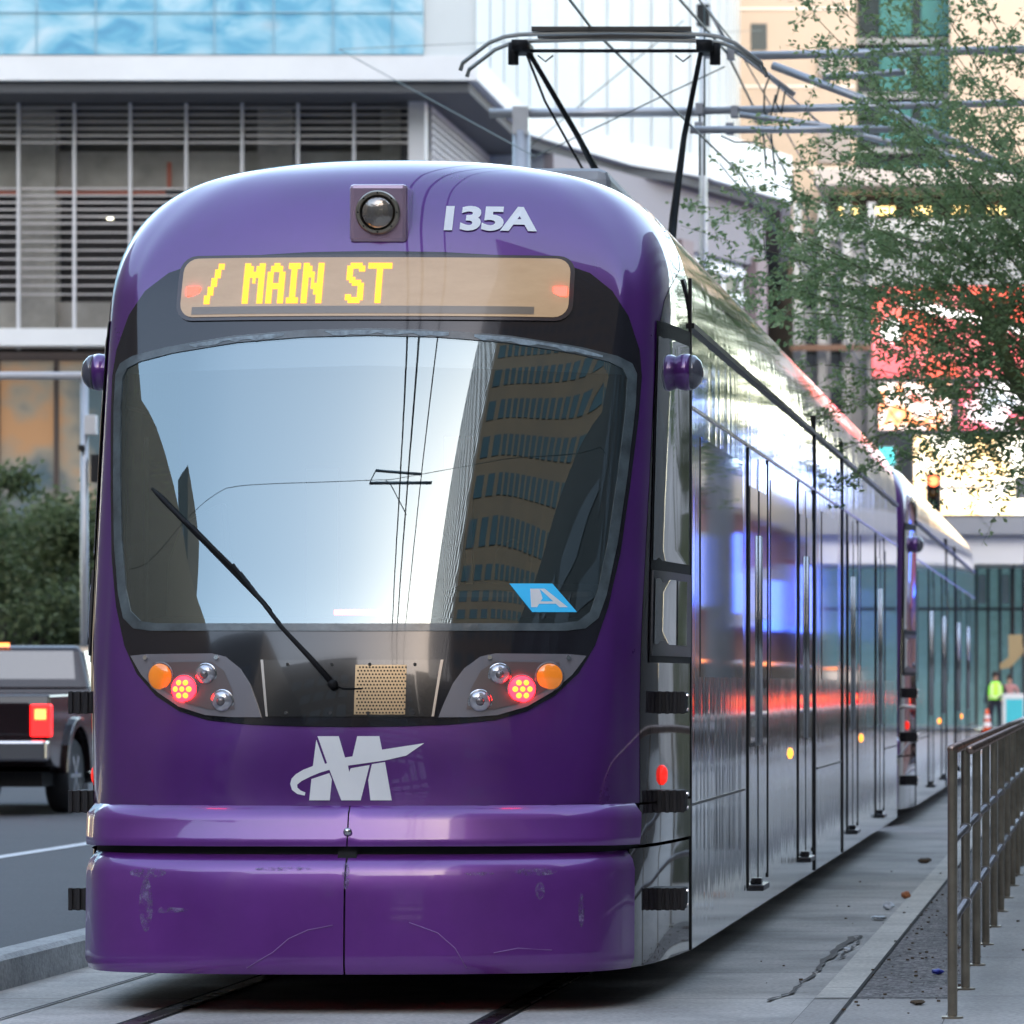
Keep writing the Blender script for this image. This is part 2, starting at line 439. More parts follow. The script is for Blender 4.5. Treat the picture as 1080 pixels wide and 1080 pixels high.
scuff(ellp(160,922,19,5)); scuff(ellp(158,955,7,28)); scuff(ellp(176,960,26,3)); scuff(ellp(563,921,22,4)); scuff(ellp(568,940,5,9))
scuff(ellp(366,925,4,14)); scuff(ellp(505,923,16,2)); scuff(ellp(300,918,30,2)); scuff(ellp(610,960,3,18))
for pts in ([(262,1021),(290,1004),(306,990),(326,981),(352,976)], [(432,973),(462,984),(480,1000),(492,1021)], [(520,1005),(545,1000),(580,1002)]):
    MB().tube([SP(*px2(*p), .0285) for p in pts], .0022, 5).build('hairline_scratch', mat('scratch_lilac', (.30,.16,.42), .6), tram, True)

# black mask: upper sign zone, windscreen border, lower lamp zone
mask_half = [(0,3.292),(.3,3.288),(.6,3.272),(.80,3.245),(.93,3.20),(1.03,3.12),(1.10,3.01),(1.15,2.86),(1.163,2.74),(1.155,2.55),(1.13,2.25),(1.10,1.95),(1.06,1.72),(1.01,1.55),(.945,1.43),(.85,1.335),(.74,1.27),(.61,1.232),(.42,1.213),(.2,1.206),(0,1.204)]
mask = mirror(mask_half)
patch('black_mask', mask, [wind], M_blackgl, tram, .005, .13, dstep=.03, rim=.004)
# rubber / sealant ring
M_seal = mat('windscreen_seal', (.085,.11,.12), .35, coat=.6, noise=.5, nscale=9, bump=.3, bscale=14)
patch('windscreen_seal', scaled(wind, .012, .012), [scaled(wind, -.026, -.020)], M_seal, tram, .009, .13, dstep=.03, rim=.008)
patch('windscreen', scaled(wind, -.005, -.005), [], M_wind, tram, .004, .13)
patch('windscreen_top_tint', [(-1.12,2.80)]+[(-1.08,2.80),(-.9,2.835),(-.6,2.88),(-.3,2.905),(0,2.912),(.3,2.905),(.6,2.88),(.9,2.835),(1.08,2.80),(1.12,2.80),(1.11,2.745),(0,2.775),(-1.11,2.745)], [], mat('frit_tint', (.03,.05,.07), .1, coat=1), tram, -.004, .13)
# sealant smears along the upper edge of the windscreen
rs = random.Random(3)
for (a, b, zz) in ((-.80,-.38,0),(-.2,.34,0),(.45,1.0,1)):
    up = []; lo = []
    n = 14
    for k in range(n+1):
        x = a+(b-a)*k/n
        zt = interp(abs(x), [0,.3,.6,.9,1.1], [2.925,2.918,2.895,2.85,2.79])+.004
        up.append((x, zt)); lo.append((x, zt-.010-rs.random()*.016-(0 if 0<k<n else -.01)))
    patch('sealant_smear', up+lo[::-1], [], mat('grey_sealant', (.26,.33,.37), .4, noise=.5, nscale=25), tram, .011, .1, dstep=.02)

# destination sign
sg = patch('destination_sign', rrect(-.875,.865,2.975,3.272,.075), [], mat('sign_bezel', (.05,.035,.035), .25, coat=.6), tram, .012, .15, rim=.012)
patch('sign_face', rrect(-.855,.845,2.99,3.257,.062), [], mat('sign_face_beige', (.31,.24,.165), .22, coat=.5, noise=.15, nscale=4, stretch=(1,1,3), emit=(1,.62,.30), estr=.04), sg, .015, .15)  # beige and faint glow stand for sunset mirrored in the sign glass
patch('sign_lower_strip', [(-.80,3.0),(.70,3.0),(.70,3.035),(-.80,3.035)], [], mat('sign_strip', (.25,.20,.15), .2, coat=.5), sg, .0165, .15)
M_led = emitter('amber_led', (1,.36,.02), .42)
M_redled = emitter('red_led', (1,.03,.02), 1.6)
F6 = {
 'M': ["1100011","1110111","1110111","1111111","1111111","1101011","1101011","1100011","1100011","1100011","1100011","1100011","1100011","1100011"],
 'A': ["001100","011110","011110","110011","110011","110011","110011","111111","111111","110011","110011","110011","110011","110011"],
 'I': ["1111","1111","0110","0110","0110","0110","0110","0110","0110","0110","0110","0110","1111","1111"],
 'N': ["1100011","1110011","1110011","1111011","1111011","1101011","1101011","1101111","1101111","1100111","1100111","1100011","1100011","1100011"],
 'S': ["011110","111111","110011","110000","110000","111000","011110","001111","000011","000011","000011","110011","111111","011110"],
 'T': ["11111111","11111111","00011000","00011000","00011000","00011000","00011000","00011000","00011000","00011000","00011000","00011000","00011000","00011000"],
 '/': ["000011","000011","000110","000110","000110","001100","001100","001100","011000","011000","011000","110000","110000","110000"]}
pit = .01305
led = None
def put(ch, x):
    for r, row in enumerate(F6[ch]):
        for c, bit in enumerate(row):
            if bit == '1':
                X = x+c*pit; Z = 3.222-r*pit*1.0
                P = SP(X, Z, .019); h = pit*.5
                led.add([(P.x-h,P.y,P.z-h),(P.x+h,P.y,P.z-h),(P.x+h,P.y,P.z+h),(P.x-h,P.y,P.z+h)], [(0,1,2,3)])
    return x+(len(F6[ch][0])+1)*pit
px0 = lambda p, D=20.85: (p-CX)*D/F+3.2
for word, xs0 in (('/', 219), ('MAIN', 260), ('ST', 369)):
    led = MB(); led.keep = True; x = px0(xs0)
    for ch in word: x = put(ch, x)
    led.build('led_text', M_led, sg)
for X in (px0(205), px0(590)):
    P = SP(X, 3.105, .02); MB().box(P.x-.028, P.x+.028, P.y-.004, P.y+.01, P.z-.02, P.z+.02).build('red_marker_light', M_redled, sg)
# fleet number
def text_mesh(txt, size, bold=.02, shear=0.0):
    c = bpy.data.curves.new('t', 'FONT'); c.body = txt; c.size = size; c.offset = bold; c.align_x = 'CENTER'; c.align_y = 'CENTER'
    c.shear = shear; c.resolution_u = 4; c.space_character = .96
    o = bpy.data.objects.new('t', c); COL.objects.link(o)
    me = bpy.data.meshes.new_from_object(o.evaluated_get(bpy.context.evaluated_depsgraph_get()))
    bpy.data.objects.remove(o)
    vs = [v.co.copy() for v in me.vertices]; fs = [tuple(p.vertices) for p in me.polygons]
    bpy.data.meshes.remove(me); return vs, fs
vs, fs = text_mesh('135A', .155, .0065)
xm = (max(v.x for v in vs)+min(v.x for v in vs))/2; hx = (max(v.x for v in vs)-min(v.x for v in vs)); ym = (max(v.y for v in vs)+min(v.y for v in vs))/2; hy = max(v.y for v in vs)-min(v.y for v in vs)
m = MB(); m.v = [tuple(SP(.485+(v.x-xm)*.405/hx, 3.447+(v.y-ym)*.118/hy, .006)) for v in vs]; m.f = fs; m.keep = True
m.build('fleet_number', M_white, tram)
# operator emblem on the nose
LG = [[(285,105),(428,105),(470,248),(520,240),(552,105),(700,105),(718,195),(1000,152),(880,235),(735,268),(490,302),(498,345),(508,320),(635,298),(575,535),(445,535),(366,330),(300,350),(240,375),(180,405),(150,430),(152,450),(175,470),(205,482),(200,503),(150,492),(115,465),(103,425),(112,390),(140,360),(190,330),(255,305),(278,128),(336,290),(350,286),(292,122)],
      [(245,392),(365,352),(382,395),(368,535),(230,535)], [(650,292),(738,278),(783,535),(640,535),(625,400)]]
emb = None
for k, pl in enumerate(LG):
    q = [px2(290+a*.1574, 760+b*.1574) for a, b in pl]
    if emb is None: emb = patch('front_emblem', q, [], M_white, tram, .003, .1, dstep=.03)
    else: patch('emblem_foot', q, [], M_white, emb, .003, .1, dstep=.03)
# roof headlamp in its square box
zc = 3.465; yb = tip(3.34)-.012
hl = MB(); hl.prism([(yb,zc-.132),(yb-.0,zc+.128),(yb+.42,zc+.128),(yb+.30,zc-.132)], -.128, .128, 'yz')
hl = hl.build('roof_headlamp', mat('headlamp_box', (.42,.30,.40), .25, metal=.3, coat=.6), tram, bevel=.02)
MB().lathe([(.098,0),(.098,.010),(.092,.016),(.080,.016),(.074,.006),(.074,0)], (0,yb,zc), (0,-1,0), 36).build('lamp_ring', mat('ring_metal', (.45,.42,.36), .3, metal=1), hl, True, angle=.6)
MB().lathe([(.073,.004),(.066,.014),(.045,.022),(.02,.026),(.001,.027)], (0,yb,zc), (0,-1,0), 32).build('lamp_lens', mat('lens_glass', (.32,.29,.26), .08, metal=.7, coat=1, bump=.2, bscale=30), hl, True)
for k in range(8):
    a = k*PI/4; MB().lathe([(.004,0),(.004,.004)], (.086*math.cos(a),yb-.016,zc+.086*math.sin(a)), (0,-1,0), 8).build('screw', M_dark, hl)

# lamp clusters
M_hous = mat('lamp_housing', (.20,.185,.20), .22, coat=.8)
M_housin = mat('lamp_inner_plate', (.13,.095,.09), .3, coat=.5)
M_amber = mat('amber_lens', (.75,.20,.02), .15, coat=1, emit=(1,.28,.02), estr=.06)
M_red = emitter('tail_red', (1,.004,.008), 4.5, (.5,.01,.01)); M_core = emitter('tail_core', (1,.20,.012), .75)
M_clear = mat('clear_lens', (.55,.54,.58), .12, metal=.6, coat=1)
for s in (1, -1):
    H = [(.975,1.505),(.90,1.512),(.60,1.514),(.54,1.50),(.475,1.45),(.43,1.385),(.395,1.30),(.375,1.243),(.50,1.243),(.62,1.252),(.74,1.288),(.84,1.350),(.92,1.425)]
    h = patch('lamp_cluster', [(s*a, b) for a, b in H], [], M_hous, tram, .012, .1, dstep=.02, rim=.01)
    I = [(.865,1.475),(.60,1.478),(.545,1.44),(.505,1.36),(.49,1.275),(.60,1.275),(.70,1.300),(.865,1.385)]
    patch('inner_plate', [(s*a, b) for a, b in I], [], M_housin, h, .015, .1, dstep=.02)
    for (X, z, r, mt, nm) in ((.825,1.415,.056,M_amber,'indicator_lamp'),(.715,1.362,.056,M_red,'tail_lamp'),(.622,1.424,.042,M_clear,'marker_lamp'),(.545,1.310,.044,M_clear,'reversing_lamp')):
        N = SNorm(s*X, z); N = Vector((N.x, N.y, 0)).normalized(); P = SP(s*X, z, .012)
        l = MB().lathe([(r,.0),(r,.012),(r*.85,.020),(r*.4,.026),(.001,.027)], P, N, 28).build(nm, mt, h, True, angle=.7)
        MB().lathe([(r+.008,.0),(r+.008,.006),(r+.001,.008),(r+.001,0)], P, N, 28).build('lamp_ring', M_hous if mt is not M_clear else M_chrome, l, True)
        if nm == 'tail_lamp':
            c = MB()
            for i in range(7):
                a = i*PI/3; rr = 0 if i == 6 else .031
                T = N.cross(Vector((0,0,1))).normalized()
                c.lathe([(.013,.02),(.012,.027),(.001,.031)], P+T*rr*math.cos(a)+Vector((0,0,1))*rr*math.sin(a), N, 10)
            c.build('led_cells', M_core, l)
        if mt is M_clear:
            MB().lathe([(r*.45,.024),(r*.3,.034),(.001,.036)], P, N, 16).build('bulb', mat('bulb_grey', (.25,.22,.22), .2, metal=.5), l, True)
    for X in (.58,.90):
        MB().lathe([(.010,.0),(.010,.01)], SP(s*X, 1.495, .012), SNorm(s*X, 1.495), 12).build('screw', M_chrome, h)
# centre service panel with perforated grille and fixing screws
cp = patch('service_panel', [(-.385,1.487),(.385,1.487),(.352,1.246),(-.352,1.246)], [], mat('panel_black', (.018,.017,.017), .14, coat=.8), tram, .010, .15, rim=.006)
for s in (1,-1):
    patch('panel_edge', [(s*.376,1.487),(s*.388,1.487),(s*.356,1.246),(s*.346,1.246)], [], mat('panel_trim', (.40,.36,.32), .3, metal=.8), cp, .013, .2)
    for X in (.27,.08):
        for z in (1.468,1.262): MB().lathe([(.007,0),(.007,.006)], SP(s*X, z, .010), (0,-1,0), 10).build('screw', M_chrome, cp)
gz = patch('grille_plate', [(.02,1.465),(.235,1.465),(.235,1.255),(.02,1.255)], [], mat('grille_metal', (.35,.27,.17), .3, metal=.9), cp, .012, .2)
g = MB()
for i in range(15):
    for j in range(14):
        P = SP(.032+i*.0138+(j%2)*.0069, 1.262+j*.0148, .0145)
        g.add([(P.x+.0044*math.cos(a), P.y, P.z+.0044*math.sin(a)) for a in [k*PI/3 for k in range(6)]], [tuple(range(6))])
g.keep = True; g.build('perforation', M_dark, gz)
# wiper
pv = px2(352,722); t1 = px2(283,650); tp = px2(163,517); be = px2(290,655)
w = MB().tube([SP(*pv, .03), SP(*px2(330,697), .05), SP(*px2(300,665), .06), SP(*px2(250,600), .055)], [.014,.012,.009,.007], 8).build('wiper', M_black, tram, True)
bl = MB()
pts = [SP(*px2(163+(285-163)*t, 517+(643-517)*t), .022) for t in [k/14 for k in range(15)]]
bl.tube(pts, [.006]+[.011]*13+[.006], 6); bl.build('wiper_blade', M_black, w, True)
bl = MB()
pts = [SP(*px2(200+(260-200)*t, 553+(613-553)*t), .036+.012*math.sin(t*PI)) for t in [k/8 for k in range(9)]]
bl.tube(pts, .009, 6).build('blade_bridge', M_black, w, True)
MB().tube([SP(*px2(352,722), .02), SP(*px2(362,727), .02), SP(*px2(382,727), .014)], .003, 6).build('washer_hose', M_black, w, True)
MB().lathe([(.02,0),(.02,.03),(.012,.045)], SP(*pv, .008), (0,-1,0), 14).build('wiper_pivot', M_black, w, True)

# body shell
sec = []
for j in range(0, NV+1, 4):
    p = GP[j, NU]; sec.append((p[0], p[2]))
sec[-1] = (0, 3.78)
ring = [(x, z) for x, z in sec]+[(-x, z) for x, z in reversed(sec[:-1])]
def loft(y0, y1, ring, closed_bottom=True, n=1):
    m = MB(); k = len(ring)
    for i in range(n+1):
        y = y0+(y1-y0)*i/n
        m.v += [(x, y, z) for x, z in ring]
    for i in range(n):
        for j in range(k-1): m.f.append((i*k+j, i*k+j+1, (i+1)*k+j+1, (i+1)*k+j))
        if closed_bottom: m.f.append((i*k+k-1, i*k, (i+1)*k, (i+1)*k+k-1))
    return m
Y2 = -Y1
b = loft(Y1, Y2, ring)
b.build('body_shell', M_stain, tram, True, angle=.5)
MB().box(-1.2,1.2,Y1-1.1,Y1+.3,.17,.22).box(-1.1,1.1,Y1+.3,Y2-.3,.12,.16).build('underframe', M_dark, tram)
# interior seen through the windscreen
it = MB().box(-1.15,1.15,Y1+.55,Y1+.6,.9,3.2).build('cab_partition', mat('cab_wall', (.05,.05,.055), .6), tram)
MB().box(.10,.17,Y1+.52,Y1+.549,1.2,2.55).box(.20,.23,Y1+.52,Y1+.549,1.2,2.55).build('partition_pillar', mat('cream_panel', (.75,.70,.50), .5), it)
MB().box(-.55,-.4,Y1+.52,Y1+.549,1.6,2.4).build('partition_window', mat('pale_panel', (.35,.40,.42), .4), it)
MB().prism([(Y1-1.25,1.3),(Y1-1.28,1.60),(Y1-.8,1.68),(Y1-.5,1.62),(Y1-.45,1.3)], -1.0, 1.0, 'yz').build('dashboard', mat('dash_black', (.02,.02,.022), .5), tram)
MB().prism([(Y1-.8,1.62),(Y1-.82,1.80),(Y1-.4,1.84),(Y1-.3,1.62)], .28, .95, 'yz').build('instrument_hood', mat('dash_black'), tram, bevel=.03)
MB().box(-1.1,1.1,Y1-1.2,Y1+.5,1.0,1.1).build('cab_floor', M_dark, tram)
st = MB().prism([(-.17,1.6),(-.16,1.95),(-.10,2.12),(.08,2.22),(.10,1.98),(.2,1.85),(.32,1.72),(.30,1.6)], -.05, .08, 'xz')
st.v = [(x-.82, y+Y1-.55, z-.02) for x, y, z in st.v]
st.build('mirrored_silhouette', mat('silhouette_black', (.008,.008,.01), .5), tram, bevel=.01)  # dark shape added inside, standing in for a tower mirrored in the glass
hr = MB().lathe([(.02,-.09),(.075,-.06),(.085,0),(.08,.06),(.05,.10),(.005,.12)], (.50,Y1-.1,1.93), (0,0,1), 18).build('seat_headrest', M_dark, tram, True)
MB().prism([(.28,1.2),(.24,1.6),(.32,1.84),(.68,1.84),(.76,1.6),(.72,1.2)], Y1-.12, Y1+.02, 'xz').build('driver_seat', M_dark, tram, bevel=.04)
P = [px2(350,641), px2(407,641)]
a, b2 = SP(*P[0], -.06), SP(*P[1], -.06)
MB().tube([a, b2], .012, 10).build('mirrored_brake_light', emitter('red_strip', (1,.03,.03), 2.5), tram, True)  # glowing tube stands in for a car brake light mirrored in the windscreen
# parallelogram card with an A
card = [px2(537,616), px2(582,616), px2(608,646), px2(561,646)]
cd = patch('dash_card', card, [], mat('cyan_card', (.03,.38,.70), .4, emit=(.05,.5,.9), estr=.05), tram, .008, .1)
Aq = lambda a, b: px2(400+a/3.086, 480+b/3.086)
for pl in ([(490,437),(520,437),(530,468),(512,497),(493,497)], [(520,437),(537,437),(612,497),(585,497)], [(516,478),(575,478),(583,486),(513,486)]):
    patch('card_letter', [Aq(*p) for p in pl], [], M_white, cd, .010, .1, dstep=.02)

# side details
M_line = mat('black_line', (.01,.01,.01), .4)
for s in (1, -1):
    xs_ = lambda a, b: (min(s*(HW+a), s*(HW+b)), max(s*(HW+a), s*(HW+b)))
    def sb(y0, y1, z0, z1, a, b_, m=None):
        x0, x1 = xs_(a, b_); return (m or MB()).box(x0, x1, y0-YC, y1-YC, z0, z1)
    sb(21.77, 43.5, 3.02, 3.045, -.01, .018).build('cable_gutter', M_line, tram)
    sb(21.77, 43.5, 2.655, 2.668, -.01, .008).build('trim_strip', M_steel, tram)
    for (a, c) in ((21.78,25.05),(31.4,34.3),(41.2,43.4)): sb(a, c, .825, .838, -.005, .004).build('skirt_seam', M_line, tram)
    sb(21.765, 21.80, .165, 3.25, -.01, .006).build('cab_joint', M_line, tram)
    # two articulation joints
    for yj in (31.1, 34.4):
        sb(yj-.04, yj+.04, .17, 3.15, -.01, .010).build('articulation_joint', M_line, tram)
    for (a, c) in ((22.3,24.9),(27.0,29.1),(31.9,33.7),(37.0,39.1),(41.2,43.0)):
        sb(a, c, 1.42, 2.55, -.01, .004).build('side_window', M_sideglass, tram)
    for yd in (26.0, 30.15, 35.8, 40.15):
        d = sb(yd-.72, yd+.72, .33, 2.62, -.01, .003).build('passenger_door', M_stain, tram)
        for q in (-1, 1):
            c0, c1 = sorted((yd+q*.07, yd+q*.62))
            sb(c0, c1, 1.05, 2.45, .003, .007).build('door_window', M_sideglass, d)
        fr = sb(yd-.74, yd-.725, .30, 2.65, -.01, .008); sb(yd+.725, yd+.74, .30, 2.65, -.01, .008, fr); sb(yd-.008, yd+.008, .33, 2.62, 0, .006, fr)
        fr.build('door_frame', M_line, d)
        for q in (-.04, .04): MB().tube([(s*(HW+.016), yd+q-YC, 1.05), (s*(HW+.016), yd+q-YC, 2.2)], .009, 8).build('grab_rail', M_steel, d, True)
        stp = sb(yd-.22, yd+.22, .262, .295, -.02, .05); sb(yd-.12, yd-.02, .295, .33, 0, .03, stp)
        stp.build('door_step', mat('step_rubber', (.03,.03,.035), .35), d, bevel=.006)
    for ym in (28.7, 37.1): MB().lathe([(.034,0),(.032,.01),(.01,.02)], (s*HW, ym-YC, .97), (s,0,0), 16).build('side_marker', emitter('amber_marker', (1,.33,.05), .4, (.6,.2,.02)), tram, True)
# roof equipment and rear cab
for (a, c, h) in ((23.5,27.5,3.95),(35.5,41.5,3.96)):
    MB().box(-.75,.75,a-YC,c-YC,3.7,h).build('roof_unit', mat('roof_grey', (.30,.31,.33), .5, noise=.2), tram, bevel=.06)
rn = MB(); cols = NU//6
for j in range(0, NV+1, 6):
    for i in range(-cols, cols+1):
        p = GP[j, abs(i)*6]; rn.v.append(((1 if i > 0 else -1)*p[0]*-1, -p[1], p[2]))
W_ = 2*cols+1
for j in range(NV//6):
    for i in range(W_-1): rn.f.append((j*W_+i, j*W_+i+1, (j+1)*W_+i+1, (j+1)*W_+i))
rn.build('rear_cab', M_purple, tram, True)
MB().box(-1.135,1.135,-Y1+.9,-Y1+1.19,1.7,2.7).build('rear_windscreen', M_blackgl, tram, bevel=.05)
MB().tube([(0,-Y1+1.0,.5),(0,-Y1+2.2,.5)], .12, 12).build('coupler', M_dark, tram)
# bogies (low dark shapes under the skirts)
for yb_ in (23.3, 32.7, 42.0):
    bg = MB().box(-.95,.95,yb_-.9-YC,yb_+.9-YC,.3,.6).build('bogie', M_dark, tram)
    for yy in (-.8,.8):
        for xx in (-.72,.72):
            MB().lathe([(.10,-.06),(.30,-.06),(.33,-.05),(.33,.05),(.30,.06),(.10,.06)], (xx, yb_+yy-YC, .335), (1,0,0), 24).build('wheel', mat('wheel_steel', (.12,.11,.10), .5, metal=.6), bg, True, angle=.6)

tram2 = copy_tree(tram); tram2.location = (-3.2, YC+26.1, 0)
tram2['label'] = 'rear silver tram car coupled behind the leading car, purple ball pod at its cab'
for c in list(bpy.data.objects):
    if c.parent == tram2 and c.name.split('.')[0] in ('fleet_number',): bpy.data.objects.remove(c)

# pantograph on the leading car
pan = MB()
PD = 31.0; hx0 = .58
yl = PD-YC
def pt(px, py, D): return Vector(((px-CX)*D/F+3.2, D-YC, EYE-(py-CY)*D/F))
for dy in (-.16, .16):
    y_ = yl+dy
    pts = [(-.985,y_,5.38),(-.97,y_,5.43),(-.80,y_,5.56),(-.70,y_,5.60),(-.60,y_,5.615),(0,y_,5.63),(.60,y_,5.615),(.70,y_,5.60),(.80,y_,5.56),(.97,y_,5.43),(.985,y_,5.38)]
    pan.tube(pts, .014, 8)
ph = pan.build('pantograph_head', mat('pan_grey', (.20,.21,.20), .35, metal=.8), tram, True)
pf = MB()
for dy in (-.16,.16): pf.box(-.52,.52,yl+dy-.02,yl+dy+.02,5.635,5.665)
pf.build('contact_strip', mat('carbon', (.05,.045,.04), .4), ph)
pf = MB().tube([(-.62,yl,5.53),(.62,yl,5.53)], .012, 8)
for s in (-1,1):
    pf.box(s*.60-.05,s*.60+.05,yl-.18,yl+.18,5.52,5.58); pf.tube([(s*.66,yl,5.58),(s*.66,yl,5.44)], .035, 8); pf.tube([(s*.5,yl,5.5),(s*.45,yl,5.46),(s*.40,yl,5.5)], .006, 6)
pf.build('head_carrier', M_black, ph, True)
ua = MB(); k_ = (33.2-YC)
for s in (-1,1): ua.tube([(s*.57,yl,5.54),(s*.36,yl+1.1,5.1),(s*.19,k_,4.67),(s*.10,k_+.6,4.35)], [.016,.020,.030,.034], 10)
ua.tube([(-.57,yl,5.50),(-.50,yl+.4,5.25),(-.30,k_-.8,4.8),(-.02,k_-.6,4.45)], .009, 8)
ua = ua.build('upper_arm', M_black, ph, True)
MB().tube([(0,k_+.7,4.32),(0,yl+.3,3.92)], .05, 10).build('lower_arm', M_black, ph, True)
MB().box(-.6,.6,yl-.3,yl+1.6,3.78,3.92).build('pantograph_frame', M_dark, ph)
# rooftop cab-end equipment left out of sight; raise only what the photo shows

# ================================================================== GROUND
def ground_mat(name, col, sc, noise, bump, joint=None, speck=0):
    m = mat(name, col, .85, noise=noise, nscale=sc, bump=bump, bscale=60)
    nt = m.node_tree; b = nt.nodes['Principled BSDF']
    lk = b.inputs['Base Color'].links[0].from_socket
    tc = nt.nodes.new('ShaderNodeTexCoord')
    # fine grain
    n = nt.nodes.new('ShaderNodeTexNoise'); n.inputs['Scale'].default_value = 45; n.inputs['Detail'].default_value = 6
    nt.links.new(tc.outputs['Object'], n.inputs['Vector'])
    mr = nt.nodes.new('ShaderNodeMapRange'); mr.inputs['From Min'].default_value = .3; mr.inputs['From Max'].default_value = .7
    mr.inputs['To Min'].default_value = .72; mr.inputs['To Max'].default_value = 1.2
    nt.links.new(n.outputs['Fac'], mr.inputs[0])
    mx = nt.nodes.new('ShaderNodeVectorMath'); mx.operation = 'SCALE'
    nt.links.new(lk, mx.inputs[0]); nt.links.new(mr.outputs[0], mx.inputs['Scale'])
    last = mx.outputs[0]
    if joint:
        sp = nt.nodes.new('ShaderNodeSeparateXYZ'); nt.links.new(tc.outputs['Object'], sp.inputs[0])
        md = nt.nodes.new('ShaderNodeMath'); md.operation = 'MODULO'; md.inputs[1].default_value = joint
        nt.links.new(sp.outputs['Y'], md.inputs[0])
        lt = nt.nodes.new('ShaderNodeMath'); lt.operation = 'LESS_THAN'; lt.inputs[1].default_value = .02
        nt.links.new(md.outputs[0], lt.inputs[0])
        mm = nt.nodes.new('ShaderNodeMapRange'); mm.inputs['To Min'].default_value = 1; mm.inputs['To Max'].default_value = .45
        nt.links.new(lt.outputs[0], mm.inputs[0])
        m2 = nt.nodes.new('ShaderNodeVectorMath'); m2.operation = 'SCALE'
        nt.links.new(last, m2.inputs[0]); nt.links.new(mm.outputs[0], m2.inputs['Scale']); last = m2.outputs[0]
    if speck:
        vo = nt.nodes.new('ShaderNodeTexVoronoi'); vo.inputs['Scale'].default_value = speck
        nt.links.new(tc.outputs['Object'], vo.inputs['Vector'])
        wn = nt.nodes.new('ShaderNodeMapRange'); wn.inputs['From Min'].default_value = .1; wn.inputs['From Max'].default_value = .95
        wn.inputs['To Min'].default_value = .4; wn.inputs['To Max'].default_value = 2.4
        sc_ = nt.nodes.new('ShaderNodeSeparateColor'); nt.links.new(vo.outputs['Color'], sc_.inputs[0])
        nt.links.new(sc_.outputs[0], wn.inputs[0])
        m3 = nt.nodes.new('ShaderNodeVectorMath'); m3.operation = 'SCALE'
        nt.links.new(last, m3.inputs[0]); nt.links.new(wn.outputs[0], m3.inputs['Scale']); last = m3.outputs[0]
    nt.links.new(last, b.inputs['Base Color'])
    return m
G_asph = ground_mat('asphalt', (.075,.077,.083), 1.2, .25, .25)
G_conc = ground_mat('track_concrete', (.44,.42,.39), .9, .46, .15, joint=1.9)
G_side = ground_mat('pavement_concrete', (.38,.36,.335), .8, .22, .15, joint=3.0)
G_strip = ground_mat('light_strip', (.60,.57,.51), 1.5, .25, .15, joint=2.4)
G_agg = ground_mat('aggregate', (.14,.13,.125), 2, .4, .5, speck=55)
G_curb = ground_mat('curb_concrete', (.40,.41,.41), 1.8, .35, .3)
G_paint = mat('road_paint', (.62,.63,.65), .6, noise=.3, nscale=8)
def sheet(name, x0, x1, y0, y1, z, m, ny=1):
    s = MB(); s.add([(x0,y0,z),(x1,y0,z),(x1,y1,z),(x0,y1,z)], [(0,1,2,3)]); s.keep = True
    return tag(s.build(name, m), kind='structure')
sheet('ground', -900, 900, -600, 1500, -.012, G_asph)
sheet('road', -60, -5.2, -80, 300, -.004, G_asph)
sheet('track_bed', -5.0, -1.275, -60, 200, 0, G_conc)
sheet('paved_strip', -1.271, -1.10, 20.85, 200, .004, G_strip)
sheet('gravel_verge', -1.096, -.66, 20.85, 200, .0, G_agg)
sheet('pavement_apron', -1.271, -.66, -60, 20.84, .002, G_side)
sheet('pavement', -.656, 40, -60, 200, .004, G_side)
for x0, x1, y0, y1 in ((-8.95,-8.80,-60,46),):
    sheet('lane_line', x0, x1, y0, y1, .002, G_paint)
sheet('far_pavement', -60, -18, 62, 100, .12, G_side)
cb = MB().prism([(-5.2,-.01),(-5.2,.13),(-5.17,.15),(-5.03,.15),(-5.0,.13),(-4.985,-.01)], -60, 200, 'xz').build('kerb', G_curb); tag(cb, kind='structure')
# expansion joints and grooves in the concrete
gm = mat('groove_dark', (.03,.028,.026), .9)
for x in (-4.55, -1.105): sheet('joint_groove', x-.008, x+.008, -20, 100, .007, gm)
sheet('joint_groove', -1.27, -.66, 20.835, 20.86, .008, gm)
# rails with flangeways
for xr in (-3.94, -2.505):
    r_ = sheet('flangeway', xr-.075, xr+.045, -60, 200, .005, mat('rail_gap', (.012,.011,.011), .8))
    rr = MB().box(xr-.035, xr+.035, -60, 200, -.05, .012).build('rail', mat('rail_steel', (.22,.17,.14), .28, metal=1.0, noise=.4, nscale=3)); tag(rr, kind='structure')
# tar-filled crack
cr_ = MB(); pts = [(812,1055),(832,1047),(850,1032),(866,1021),(873,1010),(884,1000),(899,988),(906,986),(903,994),(893,1003),(884,1013)]
W2 = lambda px, py, z=0: Vector(((px-CX)*(EYE-z)/(py-CY), (EYE-z)*F/(py-CY), z))
rr = random.Random(5)
P_ = [W2(*p, .009) for p in pts]; vsL = []; 
fine = []
for a, b in zip(P_[:-1], P_[1:]):
    for k in range(5): fine.append(a.lerp(b, k/5))
for i, p in enumerate(fine):
    d = (fine[min(i+1,len(fine)-1)]-fine[max(0,i-1)]).normalized(); n = Vector((-d.y, d.x, 0)); w_ = .003+rr.random()*.010+(.016*math.exp(-((i-24)/7)**2))
    p = p+n*(rr.random()-.5)*.03
    vsL += [p+n*w_, p-n*w_]
cr_.add(vsL, [(2*i, 2*i+1, 2*i+3, 2*i+2) for i in range(len(fine)-1)]); cr_.keep = True
tag(cr_.build('pavement_crack', mat('crack_tar', (.12,.11,.10), .9, noise=.5, nscale=20)), kind='structure')
